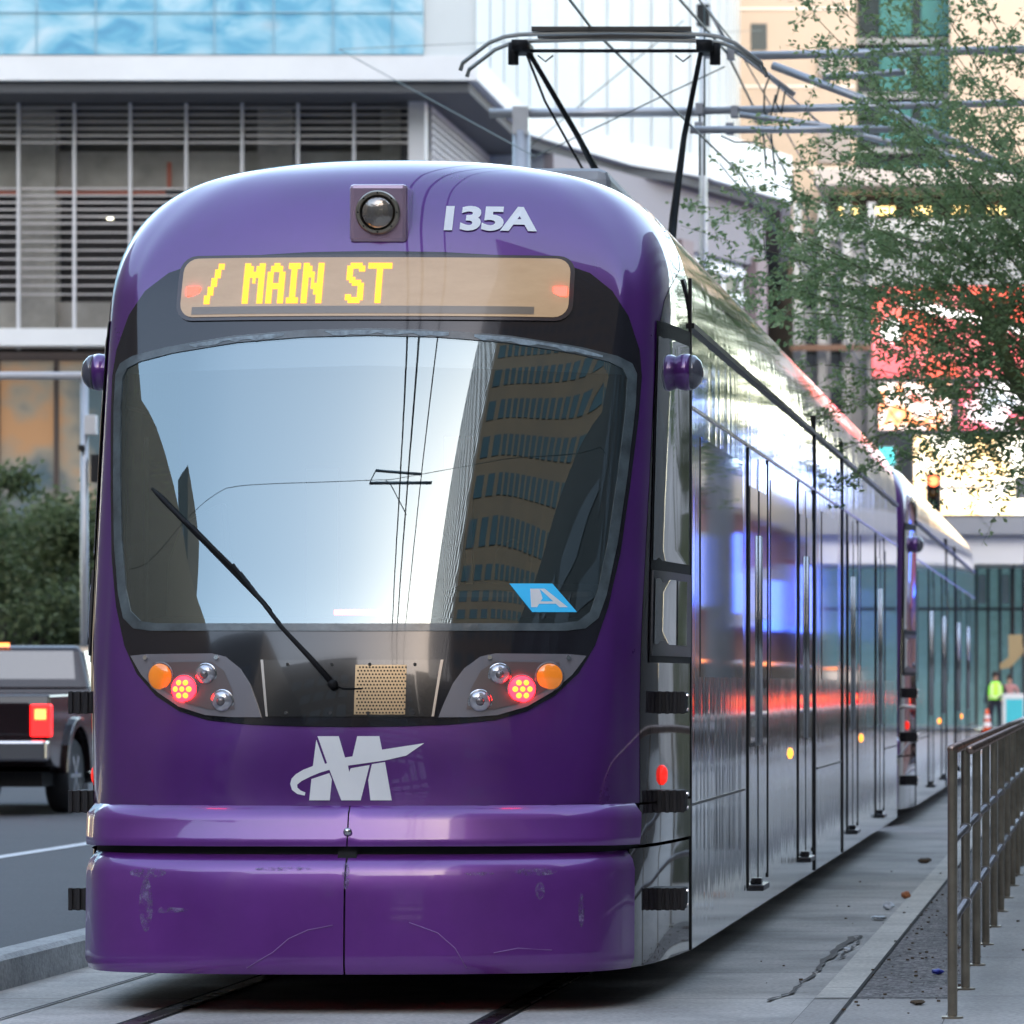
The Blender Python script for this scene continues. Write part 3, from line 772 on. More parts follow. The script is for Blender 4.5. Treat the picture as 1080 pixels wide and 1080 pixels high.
# litter
def litter(px, py, w, h, m, lab, cat='litter'):
    p = W2(px, py, .01); b = bmesh.new()
    bmesh.ops.create_icosphere(b, subdivisions=2, radius=1)
    R = random.Random(px)
    for v in b.verts: v.co = Vector((v.co.x*w, v.co.y*w*1.3, v.co.z*h))*(0.75+.5*R.random())
    me = bpy.data.meshes.new('litter'); b.to_mesh(me); b.free(); me.materials.append(m)
    o = bpy.data.objects.new('crumpled_litter', me); COL.objects.link(o); o.location = (p.x, p.y, .008+h*.7); tag(o, lab, cat)
lw = mat('paper_white', (.62,.66,.70), .6); lb = mat('wrapper_blue', (.03,.04,.35), .4); lo_ = mat('wrapper_orange', (.45,.16,.06), .5); ld = mat('dead_leaf', (.09,.06,.035), .9)
litter(927,969,.05,.012,lw,'flat white paper scrap lying on the concrete beside the tram')
litter(937,958,.035,.025,lw,'crumpled white cup on the concrete behind the flat paper scrap')
litter(955,946,.035,.025,lo_,'small orange and white wrapper on the concrete, farther off than the white cup')
litter(989,1026,.028,.014,lb,'dark blue bottle cap wrapper on the gravel by the first railing post')
litter(975,909,.05,.02,ld,'small pale brown leaf heap on the concrete edge')
litter(893,1003,.018,.014,lw,'tiny white pebble-like scrap beside the tar crack')
litter(968,1058,.03,.01,ld,'dead brown leaves at the near end of the gravel verge')
R = random.Random(11); st_ = MB()
for _ in range(230):
    x = R.uniform(-1.12,-.62) if R.random() < .75 else R.uniform(-1.7,-.1); y = R.uniform(19.5, 36); r = R.uniform(.002,.009)
    st_.obox((x,y,.010+r*.4), (r,R.uniform(-r,r)*.5,0), (0,r*1.4,0), (0,0,r*.5))
tag(st_.build('ground_debris', ld), 'scattered specks of grit and dead leaf on the verge beside the railing', 'debris', kind='stuff')

# ================================================================== RAILING
M_rail = mat('railing_steel', (.36,.31,.24), .32, metal=.9, noise=.3, nscale=6, bump=.05, bscale=50)
M_railt = mat('railing_top_steel', (.36,.34,.34), .34, metal=.9, noise=.2, nscale=6)
rl = empty('metal_railing', (-.625, 19.6, 0), 'brown metal pedestrian railing along the platform pavement at right', 'railing')
for k in range(26):
    y = k*1.85
    p = MB().tube([(0,y,0),(0,y,1.09 if k else 1.11)], .0205, 16).lathe([(.045,0),(.045,.012),(.022,.016)], (0,y,0), (0,0,1), 16).build('post', M_rail, rl, True, angle=.6)
    if k:
        for z in (.40,.735): MB().tube([(0,y-.03,z),(0,y+.03,z)], .026, 12).build('clamp', M_railt, p, True, angle=.6)
L = 25*1.85
for z, r, x in ((1.115,.022,.0),(1.115,.020,.075),(.735,.017,.0),(.40,.017,.0)):
    MB().tube([(x,.0,z),(x,L,z)], r, 14).build('rail_bar', M_railt if z < 1 else mat('handrail_rust', (.34,.25,.21), .3, metal=.9, noise=.35, nscale=5), rl, True)

# ================================================================== BUILDINGS
M_pale = mat('white_cladding', (.50,.545,.56), .5, noise=.06, nscale=.3)
M_fascia = mat('white_fascia', (.60,.62,.64), .5, noise=.06, nscale=.5)
M_concb = mat('garage_concrete', (.27,.265,.25), .8, noise=.35, nscale=.8)
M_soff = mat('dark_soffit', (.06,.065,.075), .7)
M_slat = mat('louver_metal', (.36,.35,.355), .4, metal=.3)
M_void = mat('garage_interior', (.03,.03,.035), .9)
gar = empty('parking_garage', (-25, 100, 0), 'grey concrete parking garage with louvred screens under a white overhanging upper storey', 'building')
GO = Vector((25, -100, 0))
def gb(m, x0, x1, y0, y1, z0, z1): return m.box(x0+25, x1+25, y0-100, y1-100, z0, z1)
# upper storey volume following the street bend
plan = [(-60,100),(-13.26,100),(-13.33,110),(-11.59,116.4),(-9.93,119.3),(-11.5,150),(-60,150)]
MB().prism([(x+25,y-100) for x, y in plan], 14.64, 26, 'xy').build('upper_wall', M_pale, gar)
pl2 = [(x*1.0+(.06 if x > -59 else 0), y-.08) for x, y in plan]
MB().prism([(x+25,y-100) for x, y in pl2], 14.14, 14.66, 'xy').build('fascia', M_fascia, gar)
MB().prism([(x+25,y-100) for x, y in [(-9.90,119.32),(-8.23,125.1),(-10.0,150),(-11.4,150)]], 14.14, 15.35, 'xy').build('parapet', mat('parapet_white', (.72,.76,.76), .5), gar)
# cladding joints on the bend
seam = MB()
for (a, b_) in zip(plan[1:5], plan[2:6]):
    n = 4
    for k in range(n):
        x = a[0]+(b_[0]-a[0])*k/n; y = a[1]+(b_[1]-a[1])*k/n
        seam.box(x+25-.0,x+25+.035,y-100-.03,y-100+.0,14.7,26)
seam.build('cladding_joints', mat('joint_grey', (.45,.50,.52), .6), gar)
# soffit
MB().prism([(x+25,y-100) for x, y in [(-60,100.1),(-13.4,100.1),(-13.45,110),(-11.8,116.4),(-10.6,118),(-8.5,125),(-10.3,150),(-60,150)]], 13.9, 14.13, 'xy').build('soffit', M_soff, gar)
# recessed garage faces
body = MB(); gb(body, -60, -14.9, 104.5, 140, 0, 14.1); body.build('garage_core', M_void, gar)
cx_ = MB()
gb(cx_, -60, -14.7, 103.2, 103.6, 12.16, 13.0); gb(cx_, -60, -14.7, 103.2, 103.6, 9.05, 9.73)
for px_ in (-75, 40, 290, 420): 
    xx = (px_-CX)*103/F; gb(cx_, xx-.38, xx+.38, 103.0, 103.5, 9.03, 14.0)
cx_.build('concrete_frame', M_concb, gar)
pn = MB(); gb(pn, -60, -14.7, 103.45, 103.5, 13.0, 14.0); pn.build('upper_panel', mat('grey_screen_back', (.11,.108,.105), .8, noise=.3, nscale=.6), gar)
sl = MB()
z = 9.78
while z < 14.0:
    if 12.1 < z < 13.0: z = 13.04
    gb(sl, -60, -14.7, 102.0, 102.04, z, z+(.035 if z < 11.2 else .045)); z += .19 if z < 11.2 else .150
sl.build('louvre_slats', M_slat, gar)
ml = MB(); px_ = -40
while px_ < 450:
    x = (px_-CX)*101.9/F; gb(ml, x-.03, x+.03, 101.9, 102.0, 8.6, 14.05); px_ += 59
gb(ml, -14.9, -14.55, 101.6, 102.1, 8.6, 14.1)
ml.build('screen_mullions', mat('mullion_grey', (.50,.51,.54), .5), gar)
bd = MB(); gb(bd, -60, -14.6, 101.5, 102.3, 8.66, 9.03); bd.build('white_band', M_fascia, gar)
rd = MB(); gb(rd, -60, -20.4, 103.05, 103.15, 12.06, 12.13); gb(rd, -20.35, -20.27, 103.0, 103.1, 12.2, 12.75); rd.build('red_pipe', mat('red_oxide', (.30,.08,.05), .6), gar)
lt = MB(); gb(lt, -21.84, -21.73, 103.9, 104.0, 11.6, 11.68); lt.build('ceiling_lamp', emitter('warm_lamp', (1,.95,.7), 1), gar)
# perforated side screen under the overhang
sc_ = MB()
for k in range(34): sc_.box(-14.55+25,-14.50+25,2.3,12.5,9.0+k*.155,9.05+k*.155)
for k in range(26): sc_.box(-14.56+25,-14.49+25,2.3+k*.4,2.38+k*.4,9,14.1)
sc_.build('perforated_screen', mat('screen_white', (.48,.48,.52), .5), gar)
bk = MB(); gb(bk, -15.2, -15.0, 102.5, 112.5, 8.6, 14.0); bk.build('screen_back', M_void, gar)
# shopfront
sf = MB(); gb(sf, -60, -14.6, 103.4, 103.6, 0, 8.64)
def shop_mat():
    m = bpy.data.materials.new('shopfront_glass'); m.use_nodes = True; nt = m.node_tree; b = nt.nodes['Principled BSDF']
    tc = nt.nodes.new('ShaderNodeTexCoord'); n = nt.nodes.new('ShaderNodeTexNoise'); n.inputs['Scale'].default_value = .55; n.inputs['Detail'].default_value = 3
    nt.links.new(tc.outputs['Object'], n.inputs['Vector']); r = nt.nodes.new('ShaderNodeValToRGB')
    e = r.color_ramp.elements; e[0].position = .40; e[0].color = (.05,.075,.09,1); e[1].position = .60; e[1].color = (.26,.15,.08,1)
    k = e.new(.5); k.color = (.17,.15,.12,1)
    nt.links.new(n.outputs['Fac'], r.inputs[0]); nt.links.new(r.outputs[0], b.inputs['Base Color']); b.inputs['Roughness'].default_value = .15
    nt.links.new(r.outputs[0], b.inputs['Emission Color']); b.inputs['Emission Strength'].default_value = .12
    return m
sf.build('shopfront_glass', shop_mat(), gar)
sm = MB(); x = -60
while x < -14.6: gb(sm, x, x+.1, 103.3, 103.4, 0, 8.64); x += 1.28
gb(sm, -60, -14.6, 103.28, 103.39, 8.45, 8.64)
sm.build('shopfront_mullions', mat('bronze_frame', (.06,.045,.04), .4), gar)
# painted mural on the upper wall
def mural_mat():
    m = bpy.data.materials.new('mural_blue'); m.use_nodes = True; nt = m.node_tree; b = nt.nodes['Principled BSDF']
    tc = nt.nodes.new('ShaderNodeTexCoord'); mp = nt.nodes.new('ShaderNodeMapping'); mp.inputs['Scale'].default_value = (.35,1,.55)
    nt.links.new(tc.outputs['Object'], mp.inputs[0])
    n = nt.nodes.new('ShaderNodeTexNoise'); n.inputs['Scale'].default_value = 1.6; n.inputs['Detail'].default_value = 6; n.inputs['Distortion'].default_value = 1.4
    nt.links.new(mp.outputs[0], n.inputs['Vector']); r = nt.nodes.new('ShaderNodeValToRGB'); e = r.color_ramp.elements
    e[0].position = .25; e[0].color = (.05,.20,.36,1); e[1].position = .70; e[1].color = (.46,.58,.64,1)
    k = e.new(.40); k.color = (.10,.33,.48,1); k = e.new(.52); k.color = (.24,.46,.57,1)
    n2 = nt.nodes.new('ShaderNodeTexNoise'); n2.inputs['Scale'].default_value = .5; nt.links.new(tc.outputs['Object'], n2.inputs['Vector'])
    r2 = nt.nodes.new('ShaderNodeValToRGB'); r2.color_ramp.elements[0].position = .62; r2.color_ramp.elements[1].position = .72
    nt.links.new(n2.outputs['Fac'], r2.inputs[0])
    mx = nt.nodes.new('ShaderNodeMix'); mx.data_type = 'RGBA'; mx.inputs['B'].default_value = (.22,.26,.32,1)
    nt.links.new(r2.outputs[0], mx.inputs['Factor']); nt.links.new(n.outputs['Fac'], r.inputs[0]); nt.links.new(r.outputs[0], mx.inputs['A'])
    nt.links.new(mx.outputs['Result'], b.inputs['Base Color']); b.inputs['Roughness'].default_value = .5
    return m
mu = MB(); mu.box(-60,-14.34,99.9,99.98,14.68,26)
mu = tag(mu.build('wall_mural', mural_mat()), 'large blue and white smoky mural banner on the upper wall of the garage', 'mural')
ms = MB()
ms.box(-60,-14.34,99.87,99.9,15.55,15.58)
x = -60
while x < -14.5: ms.box(x, x+.03, 99.87, 99.9, 14.68, 26); x += 1.25
ms.build('mural_joints', mat('mural_joint', (.22,.38,.47), .6), mu)

# lower wing beyond: violet grey fascia, brown columns, white louvred windows
wing = empty('street_wing_building', (-9.5, 122, 0), 'lower pale building wing with brown columns and white louvred windows beneath the overhang', 'building')
dirv = Vector((2.17, 7.4, 0)).normalized(); nrm = Vector((dirv.y, -dirv.x, 0))
o0 = Vector((-10.9-.6, 117.4, 0))
def wq(m, t0, t1, d0, d1, z0, z1):
    """box along the wing wall: t metres along, d metres out of the wall"""
    c = o0+dirv*(t0+t1)/2+nrm*(d0+d1)/2+Vector((0,0,(z0+z1)/2))-Vector((-9.5,122,0))
    return m.obox(c, dirv*(t1-t0)/2, nrm*(d1-d0)/2, Vector((0,0,(z1-z0)/2)))
wq(MB(), -6, 8.2, -3, 0, 0, 13.9).build('wall', mat('wing_pale_blue', (.44,.50,.60), .6, noise=.06), wing)
wq(MB(), -6, 8.2, -.5, .25, 12.4, 13.9).build('fascia', mat('wing_violet_grey', (.20,.19,.22), .6), wing)
for t in (-2.3, 1.9, 7.2): wq(MB(), t, t+.8, 0, .4, 0, 12.6).build('column', mat('brown_column', (.19,.15,.165), .6), wing)
for t in (-1.3, 2.9):
    wf = MB()
    wq(wf, t, t+4.0 if t > 0 else t+3.0, .01, .06, 9.8, 12.3); w_ = wf.build('louvred_window', mat('window_dark', (.05,.05,.055), .3), wing)
    q = MB()
    for z0 in (10.75,11.35,12.0): wq(q, t, t+(4.0 if t > 0 else 3.0), .07, .2, z0, z0+.24)
    n = 4
    for k in range(n): wq(q, t+k*(1.25 if t > 0 else .95), t+k*(1.25 if t > 0 else .95)+.22, .06, .12, 9.8, 12.3)
    q.build('louvre', mat('louvre_white', (.66,.68,.72), .5), w_)

# beige tower
M_beige = mat('beige_render', (.40,.325,.26), .8, noise=.05, nscale=.4)
M_teal = mat('teal_glass', (.045,.16,.16), .08, coat=1, spec=.8, noise=.2, nscale=.25)
M_dkglass = mat('dark_glass', (.02,.03,.035), .08, coat=1, spec=.8)
tw = empty('beige_tower', (-8, 160, 0), 'tall beige rendered tower with a recessed strip of teal glazing', 'building')
def tb(m, px0_, px1_, py0, py1, d0, d1, D=150):
    x0 = (px0_-CX)*D/F; x1 = (px1_-CX)*D/F; z1 = EYE-(py0-CY)*D/F; z0 = EYE-(py1-CY)*D/F
    return m.box(x0+8, x1+8, D+d0-160, D+d1-160, z0, z1)
tb(MB(), 690, 902, -260, 760, 0, 22).build('wall', M_beige, tw)
tb(MB(), 902, 1002, -260, 250, 1.2, 22).build('glazing_back', M_dkglass, tw)
tb(MB(), 1002, 1330, -260, 300, 0, 22).build('right_wall', M_beige, tw)
for r_ in range(-3, 5):
    for c in range(2):
        a = 926+c*44
        tb(MB(), a, a+34, r_*58-6, r_*58+32, 1.1, 1.2).build('glass_panel', M_teal, tw)
for r_ in range(-3, 5): tb(MB(), 902, 1002, r_*58+36, r_*58+42, .9, 1.15).build('spandrel', mat('spandrel_grey', (.18,.2,.21), .5), tw)
for (a, c, d, e) in ((792,809,25,53),(795,812,112,130),(795,812,-60,-34)): tb(MB(), a, c, d, e, -.03, .02).build('window', M_dkglass, tw)
v_ = tb(MB(), 864, 897, 50, 80, -.15, .02).build('vent', mat('vent_grey', (.25,.23,.22), .5), tw)
v_ = tb(MB(), 864, 897, 140, 172, -.15, .02).build('vent', mat('vent_grey'), tw)
for zy in (8, 90, 176): tb(MB(), 690, 902, zy, zy+2.5, -.04, .02).build('string_course', mat('course_pale', (.62,.58,.52), .7), tw)
# podium with lit balcony level
pod = empty('podium_block', (-6, 146, 0), 'grey and white podium block with a lit balcony level under the beige tower', 'building')
def pb(m, *a): 
    k = len(m.v); tb(m, *a); m.v[k:] = [(x-2, y+14, z) for x, y, z in m.v[k:]]; return m
Dp = 145
pb(MB(), 836, 1330, 250, 760, 0, 5, Dp).build('wall', mat('podium_grey', (.30,.32,.35), .7, noise=.15, nscale=.3), pod)
pb(MB(), 870, 1330, 195, 252, 2.5, 5, Dp).build('balcony_recess', M_void, pod)
pb(MB(), 860, 1330, 180, 197, -.6, 5, Dp).build('canopy', mat('podium_beige', (.46,.42,.40), .7), pod)
pb(MB(), 862, 1330, 232, 254, -.2, 0, Dp).build('parapet', mat('podium_white', (.42,.44,.46), .6), pod)
for k in range(5): pb(MB(), 880+k*40, 900+k*40, 210, 218, 2.3, 2.5, Dp).build('balcony_lamp', emitter('balcony_warm', (1,.68,.25), .6), pod)
for k in range(4): pb(MB(), 838+k*26, 846+k*26, 215, 760, -.5, 0, Dp).build('column', mat('podium_white'), pod)
for k in range(6):
    pb(MB(), 850+(k%2)*26, 861+(k%2)*26, 290+(k//2)*60, 325+(k//2)*60, -.04, .02, Dp).build('window', M_dkglass, pod)
pb(MB(), 836, 922, 366, 372, -1.0, -.7, Dp).build('walkway_beam', mat('rusty_beam', (.22,.13,.09), .6), pod)

# LED billboards
def led_mat(name, cols, sc, strength, seed=0):
    m = bpy.data.materials.new(name); m.use_nodes = True; nt = m.node_tree; b = nt.nodes['Principled BSDF']
    b.inputs['Base Color'].default_value = (.05,.05,.05,1)
    tc = nt.nodes.new('ShaderNodeTexCoord'); mp = nt.nodes.new('ShaderNodeMapping'); mp.inputs['Location'].default_value = (seed,seed*2,seed)
    nt.links.new(tc.outputs['Object'], mp.inputs[0])
    v = nt.nodes.new('ShaderNodeTexNoise'); v.inputs['Scale'].default_value = sc; v.inputs['Detail'].default_value = 1.5; v.inputs['Distortion'].default_value = .8
    nt.links.new(mp.outputs[0], v.inputs['Vector'])
    r = nt.nodes.new('ShaderNodeValToRGB'); r.color_ramp.interpolation = 'EASE'
    e = r.color_ramp.elements; n = len(cols)
    e[0].position = .30; e[0].color = (*cols[0], 1); e[1].position = .70; e[1].color = (*cols[-1], 1)
    for k in range(1, n-1): x = e.new(.30+.40*k/(n-1)); x.color = (*cols[k], 1)
    nt.links.new(v.outputs['Fac'], r.inputs[0]); nt.links.new(r.outputs[0], b.inputs['Emission Color'])
    b.inputs['Emission Strength'].default_value = strength
    return m
LS = .62
def board(px0_, px1_, py0, py1, D, m, lab, name='led_billboard', cat='billboard'):
    x0 = (px0_-CX)*D/F; x1 = (px1_-CX)*D/F; z1 = EYE-(py0-CY)*D/F; z0 = EYE-(py1-CY)*D/F
    r_ = empty(name, ((x0+x1)/2, D, z0), lab, cat)
    w = (x1-x0)/2; h = z1-z0
    MB().box(-w, w, 0, .3, 0, h).build('cabinet', mat('cabinet_grey', (.12,.12,.13), .6), r_)
    s = MB().box(-w+.06, w-.06, -.03, -.005, .06, h-.06).build('screen', m, r_)
    return r_, w, h
b1, w, h = board(918, 1150, 300, 400, 138, led_mat('led_red', [(1,.06,.02),(1,.10,.05),(1,.18,.20),(.95,.10,.12)], .5, LS*.62, 3), 'glowing red billboard crossed by a white stripe, seen through the tree')
MB().obox((.3,-.05,h-1.1), (2.7,0,-.62), (0,.01,0), (.02,0,.14)).build('stripe', emitter('led_white', (1,.95,.93), LS*1.0), b1)
MB().lathe([(.36,0),(.36,.03)], (-w+.62,-.05,1.42), (0,-1,0), 24).build('disc', emitter('led_white'), b1)
b2, w, h = board(925, 1005, 402, 455, 137, led_mat('led_mix', [(1,.9,.85),(1,.25,.06),(1,.85,.8),(.9,.15,.1)], .9, LS*.85, 5), 'orange and white billboard just below the red one')
b3, w, h = board(1010, 1150, 402, 455, 137.5, led_mat('led_cool', [(.6,.75,.9),(1,.9,.95),(.8,.06,.12),(.9,.2,.25)], .9, LS*.8, 9), 'pale blue and crimson billboard to the right below the red one')
b4, w, h = board(962, 1150, 458, 545, 136, led_mat('led_yellow', [(1,.72,.30),(1,.93,.78),(1,.62,.25),(1,.95,.85)], .5, LS*1.15, 2), 'bright yellow white lit billboard above the grey canopy')
b5, w, h = board(925, 946, 470, 492, 135, emitter('sign_cyan', (.06,.75,.78), LS*.5), 'small square turquoise lit sign left of the yellow billboard', 'lit_sign', 'sign')
# corner store under the billboards
cs = empty('corner_store', (-3, 140, 0), 'glass fronted store with a grey and white canopy at the far right', 'building')
def cb_(m, *a):
    k = len(m.v); tb(m, *a); m.v[k:] = [(x-5, y+20, z) for x, y, z in m.v[k:]]; return m
cb_(MB(), 940, 1330, 300, 762, 3.0, 10, 140).build('wall', mat('store_dark', (.08,.09,.10), .6), cs)
cb_(MB(), 1002, 1330, 541, 568, -4, 3, 140).build('canopy', mat('canopy_grey', (.20,.22,.25), .5), cs)
cb_(MB(), 1000, 1330, 568, 598, -3.6, 3, 140).build('canopy_soffit', mat('canopy_white', (.52,.55,.58), .5), cs)
cb_(MB(), 940, 1330, 598, 766, 1.5, 1.8, 140).build('shop_glass', mat('shop_teal', (.14,.27,.28), .08, coat=1, emit=(.3,.6,.65), estr=.03, noise=.5, nscale=.8), cs)  # faint teal glow added to brighten glass that only reflects
q = MB()
for k in range(14): cb_(q, 1002+k*12.5, 1005+k*12.5, 598, 766, 1.2, 1.5, 140)
cb_(q, 940, 1330, 640, 643, 1.25, 1.5, 140)
q.build('mullions', mat('mullion_dark', (.03,.035,.04), .4), cs)
q = MB()
for k in range(5): cb_(q, 1006+k*25, 1013+k*25, 605, 636, 1.35, 1.49, 140)
q.build('pale_panels', mat('pale_teal', (.40,.55,.56), .4), cs)
sgn = empty('hanging_sign', (-2.7, 137, 2), 'yellow angular sign hanging in front of the corner store glazing', 'sign')
m = MB(); m.prism([(-.30,0),(-.05,.2),(-.05,.85),(.35,.85),(.35,.6),(.42,.35),(.28,.2),(.0,-.1),(-.30,-.15)], 0, .1, 'xz'); m.build('sign_face', mat('yellow_sign', (.30,.235,.12), .5), sgn)
MB().tube([(.1,.05,.85),(.1,.05,3.6)], .03, 6).build('hanger', M_dark, sgn)

# right-hand street frontage (mirrored in the tram's steel side)
fr_ = empty('right_frontage', (6.5, 110, 0), 'row of shops with pink brick piers and blue signs along the right side', 'building')
def fb(m, x0, x1, y0, y1, z0, z1): return m.box(x0-6.5, x1-6.5, y0-110, y1-110, z0, z1)
fb(MB(), 6.5, 14, 70, 235, 0, 7.4).build('wall', mat('front_grey', (.62,.61,.60), .6, noise=.3, nscale=.5), fr_)
R = random.Random(8)
for k in range(34): fb(MB(), 5.9, 6.5, 70+k*4.8, 70.9+k*4.8, 0, 7.2).build('brick_pier', mat('pink_brick', (.50,.25,.21), .8), fr_)
fb(MB(), 5.6, 6.5, 70, 235, 6.0, 7.0).build('beige_band', mat('beige_band', (.72,.62,.48), .7), fr_)
for k in range(34):
    fb(MB(), 6.4, 6.49, 71.1+k*4.8, 74.7+k*4.8, .4, 3.0).build('shop_window', M_dkglass, fr_)
    for q in range(2): fb(MB(), 6.3, 6.4, 71.3+k*4.8+q*1.2, 71.6+k*4.8+q*1.2+R.random()*.4, .5, R.uniform(1.8,3.0)).build('shop_poster', mat('poster_%d' % (q+k % 3), (R.uniform(.2,.8),R.uniform(.2,.7),R.uniform(.3,.8)), .6), fr_)
cols_ = [('panel_white',(.80,.80,.80),0),('blue',0,1),('panel_grey',(.45,.47,.5),0),('crimson',(.45,.05,.10),0),('blue',0,1),('panel_white',(.8,.8,.8),0)]
for k in range(33):
    nm, c_, e_ = cols_[k % 6]
    mm = emitter('sign_blue', (.05,.14,1), .8) if e_ else mat(nm, c_, .6)
    z0 = R.uniform(2.9,3.4); fb(MB(), 5.6, 5.9, 72+k*4.8+R.random(), 74.6+k*4.8+R.random(), z0, z0+R.uniform(1.2,2.2)).build('fascia_sign', mm, fr_)
for k in range(16): fb(MB(), 6.6, 6.9, 72+k*10, 78+k*10+R.random()*2, 7.5, 8.4+R.random()*1.3).build('roof_sign', emitter('sign_blue') if k % 2 else emitter('roof_sign_white', (.5,.72,1), .7), fr_)

# unseen blocks: some mirrored in the windscreen, others added to block low sky
def office(name, x0, x1, y0, y1, h, mw, mg, lab, fl=3.6, bay=3.2):
    r_ = empty(name, ((x0+x1)/2, (y0+y1)/2, 0), lab, 'building')
    w = (x1-x0)/2; d = (y1-y0)/2
    MB().box(-w, w, -d, d, 0, h).build('wall', mw, r_)
    g = MB(); n = int(h/fl); nb = int(2*w/bay); nd = int(2*d/bay)
    for i in range(1, n):
        for k in range(nb): g.box(-w+bay*k+.5, -w+bay*k+bay-.3, d, d+.06, i*fl, i*fl+fl*.55)
        for k in range(nd): g.box(-w-.06, -w, -d+bay*k+.5, -d+bay*k+bay-.3, i*fl, i*fl+fl*.55)
    g.build('window_grid', mg, r_)
    return r_
office('brown_office_tower', 3.5, 62, -80, -28, 150, mat('brown_stone', (.20,.125,.08), .7, noise=.2, nscale=.2), mat('muted_glass', (.03,.06,.065), .12, coat=.5), 'brown stone office tower behind the viewer on the right', 3.1, 2.1)  # height stretched so its shadow keeps the whole street shaded
office('grey_office_block', -78, -26, -90, -24, 31, mat('grey_stone', (.13,.14,.15), .7), M_dkglass, 'grey office block behind the viewer on the left')
office('dark_reflection_block', 14, 34, -20, 69.8, 24, mat('umber_stone', (.075,.066,.058), .7), mat('umber_window', (.045,.045,.045), .35), 'unseen dark block added on the right side of the street to darken reflections')  # added out of view so the black cab side mirrors something dark
office('left_street_block', -66, -33, -22, 62, 26, mat('sand_stone', (.13,.115,.10), .7), M_dkglass, 'sand coloured block lining the left side of the street, outside the picture')
office('mid_sky_blocker', -40, -16, -100, -60, 46, mat('clay_stone', (.11,.085,.07), .7), M_dkglass, 'unseen clay coloured block added behind the viewer left of the street to darken reflections')  # added unseen to keep sky out of the nose and mask reflections
office('far_sky_blocker', -46, .5, -170, -125, 76, mat('ochre_stone', (.10,.08,.065), .7), M_dkglass, 'unseen ochre block added far behind the viewer to shut out low sky')  # added unseen so the lower nose does not mirror bright sky
office('gap_sky_blocker', 1.0, 60, -175, -122, 76, mat('tan_stone', (.12,.10,.08), .7), M_dkglass, 'unseen tan block added far behind the viewer at right to fill a sky gap')  # added unseen to plug the bright gap beside the brown tower
office('slim_dark_tower', -54, -49, -23, -17, 45, mat('slate_stone', (.06,.065,.07), .7), M_dkglass, 'slim dark tower far behind the viewer on the left')

# ================================================================== OVERHEAD LINE
M_galv = mat('galvanised_tube', (.42,.44,.47), .4, metal=.6, noise=.15, nscale=2)
M_wire = mat('wire_green_black', (.03,.05,.045), .5)
cat_ = empty('catenary_mast', (-.55, 40, 0), 'galvanised catenary mast whose bracket tubes reach over the track from the right', 'mast')
def cm(pts, r, name='bracket_tube', m=None):
    return MB().tube([((px-CX)*D/F+.55, D-40, EYE-(py-CY)*D/F) for px, py, D in pts], r, 12).build(name, m or M_galv, cat_, True)
MB().tube([(0,0,0),(0,0,8.2)], [.13,.10], 20).build('mast_pole', M_galv, cat_, True)
cm([(786,59,40),(1096,52,40)], .036)
cm([(815,69,40.4),(905,103,40.2),(1096,192,40)], .036)
cm([(736,117,40),(1096,108,40)], .032)
cm([(728,137,39.6),(974,136,39.6)], .032)
cm([(780,121,39.8),(860,131,39.8),(1000,165,39.9),(1096,188,40)], .026)
cm([(868,82,40.3),(955,76,40.2)], .030)
cm([(766,46,40),(806,76,40),(838,100,40)], .022)
cm([(800,72,40),(868,133,40)], .010)
cm([(746,8,40),(766,44,40)], .014)
for a in ((747,55),(771,57),(738,115),(775,118),(737,135),(770,136),(960,137)):
    P = Vector(((a[0]-CX)*40/F+.55, 0, EYE-(a[1]-CY)*40/F)); MB().box(P.x-.035,P.x+.035,-.05,.05,P.z-.05,P.z+.05).build('insulator', mat('insulator_grey', (.30,.31,.33), .4), cat_, bevel=.01)
for pts in ([(812,80),(806,95),(806,118),(812,128),(818,100)], [(822,90),(818,108),(824,120),(828,96)], [(760,143),(775,150),(795,150),(806,140)]):
    cm([(a, b, 39.9) for a, b in pts], .008, 'jumper_wire', M_wire)
for pts in ([(805,140),(808,178)], [(813,140),(818,185)], [(738,120),(738,185)], [(743,5),(743,185)]): cm([(a, b, 40) for a, b in pts], .009, 'dropper', M_wire)

def wire(name, pts, r, lab, cat='wire', grp=None):
    o = MB().tube(pts, r, 6).build(name, M_wire, None, True); return tag(o, lab, cat, grp)
wire('contact_wire', [(-3.35,-60,5.66),(-3.30,0,5.68),(-3.35,31,5.68),(-3.05,40,5.68),(-3.35,75,5.68),(-3.1,140,5.68)], .010, 'lower contact wire touching the pantograph')
wire('messenger_wire', [(-3.2,-60,6.9),(-3.2,-20,6.5),(-3.2,0,6.25),(-3.25,20,6.15),(-3.2,31,6.35),(-3.18,40,6.72),(-3.2,60,6.2),(-3.2,80,6.72),(-3.2,140,6.5)], .012, 'upper messenger wire crossing above the pantograph')
wire('second_messenger_wire', [(-3.0,-60,7.1),(-3.0,0,6.45),(-3.05,20,6.32),(-3.12,31,6.45),(-3.1,40,6.78),(-3.1,80,6.8)], .008, 'thin second wire running close beside the messenger wire')
wire('span_wire', [(-7.2,100,15.2),(-10.0,62,9.7),(-5.4,45,6.4),(-3.2,40,6.6)], .006, 'fine guy wire slanting up to the left behind the pantograph')
wire('cross_wire', [(-9.5,70,8.5),(-6.2,70,11.2)], .008, 'short fine wire crossing behind the pantograph arm')
wire('hanging_cable', [(-3.4,42,6.0),(-2.75,41,5.2),(-2.2,40,4.6)], .007, 'thin cable drooping below the bracket tubes towards the tree')
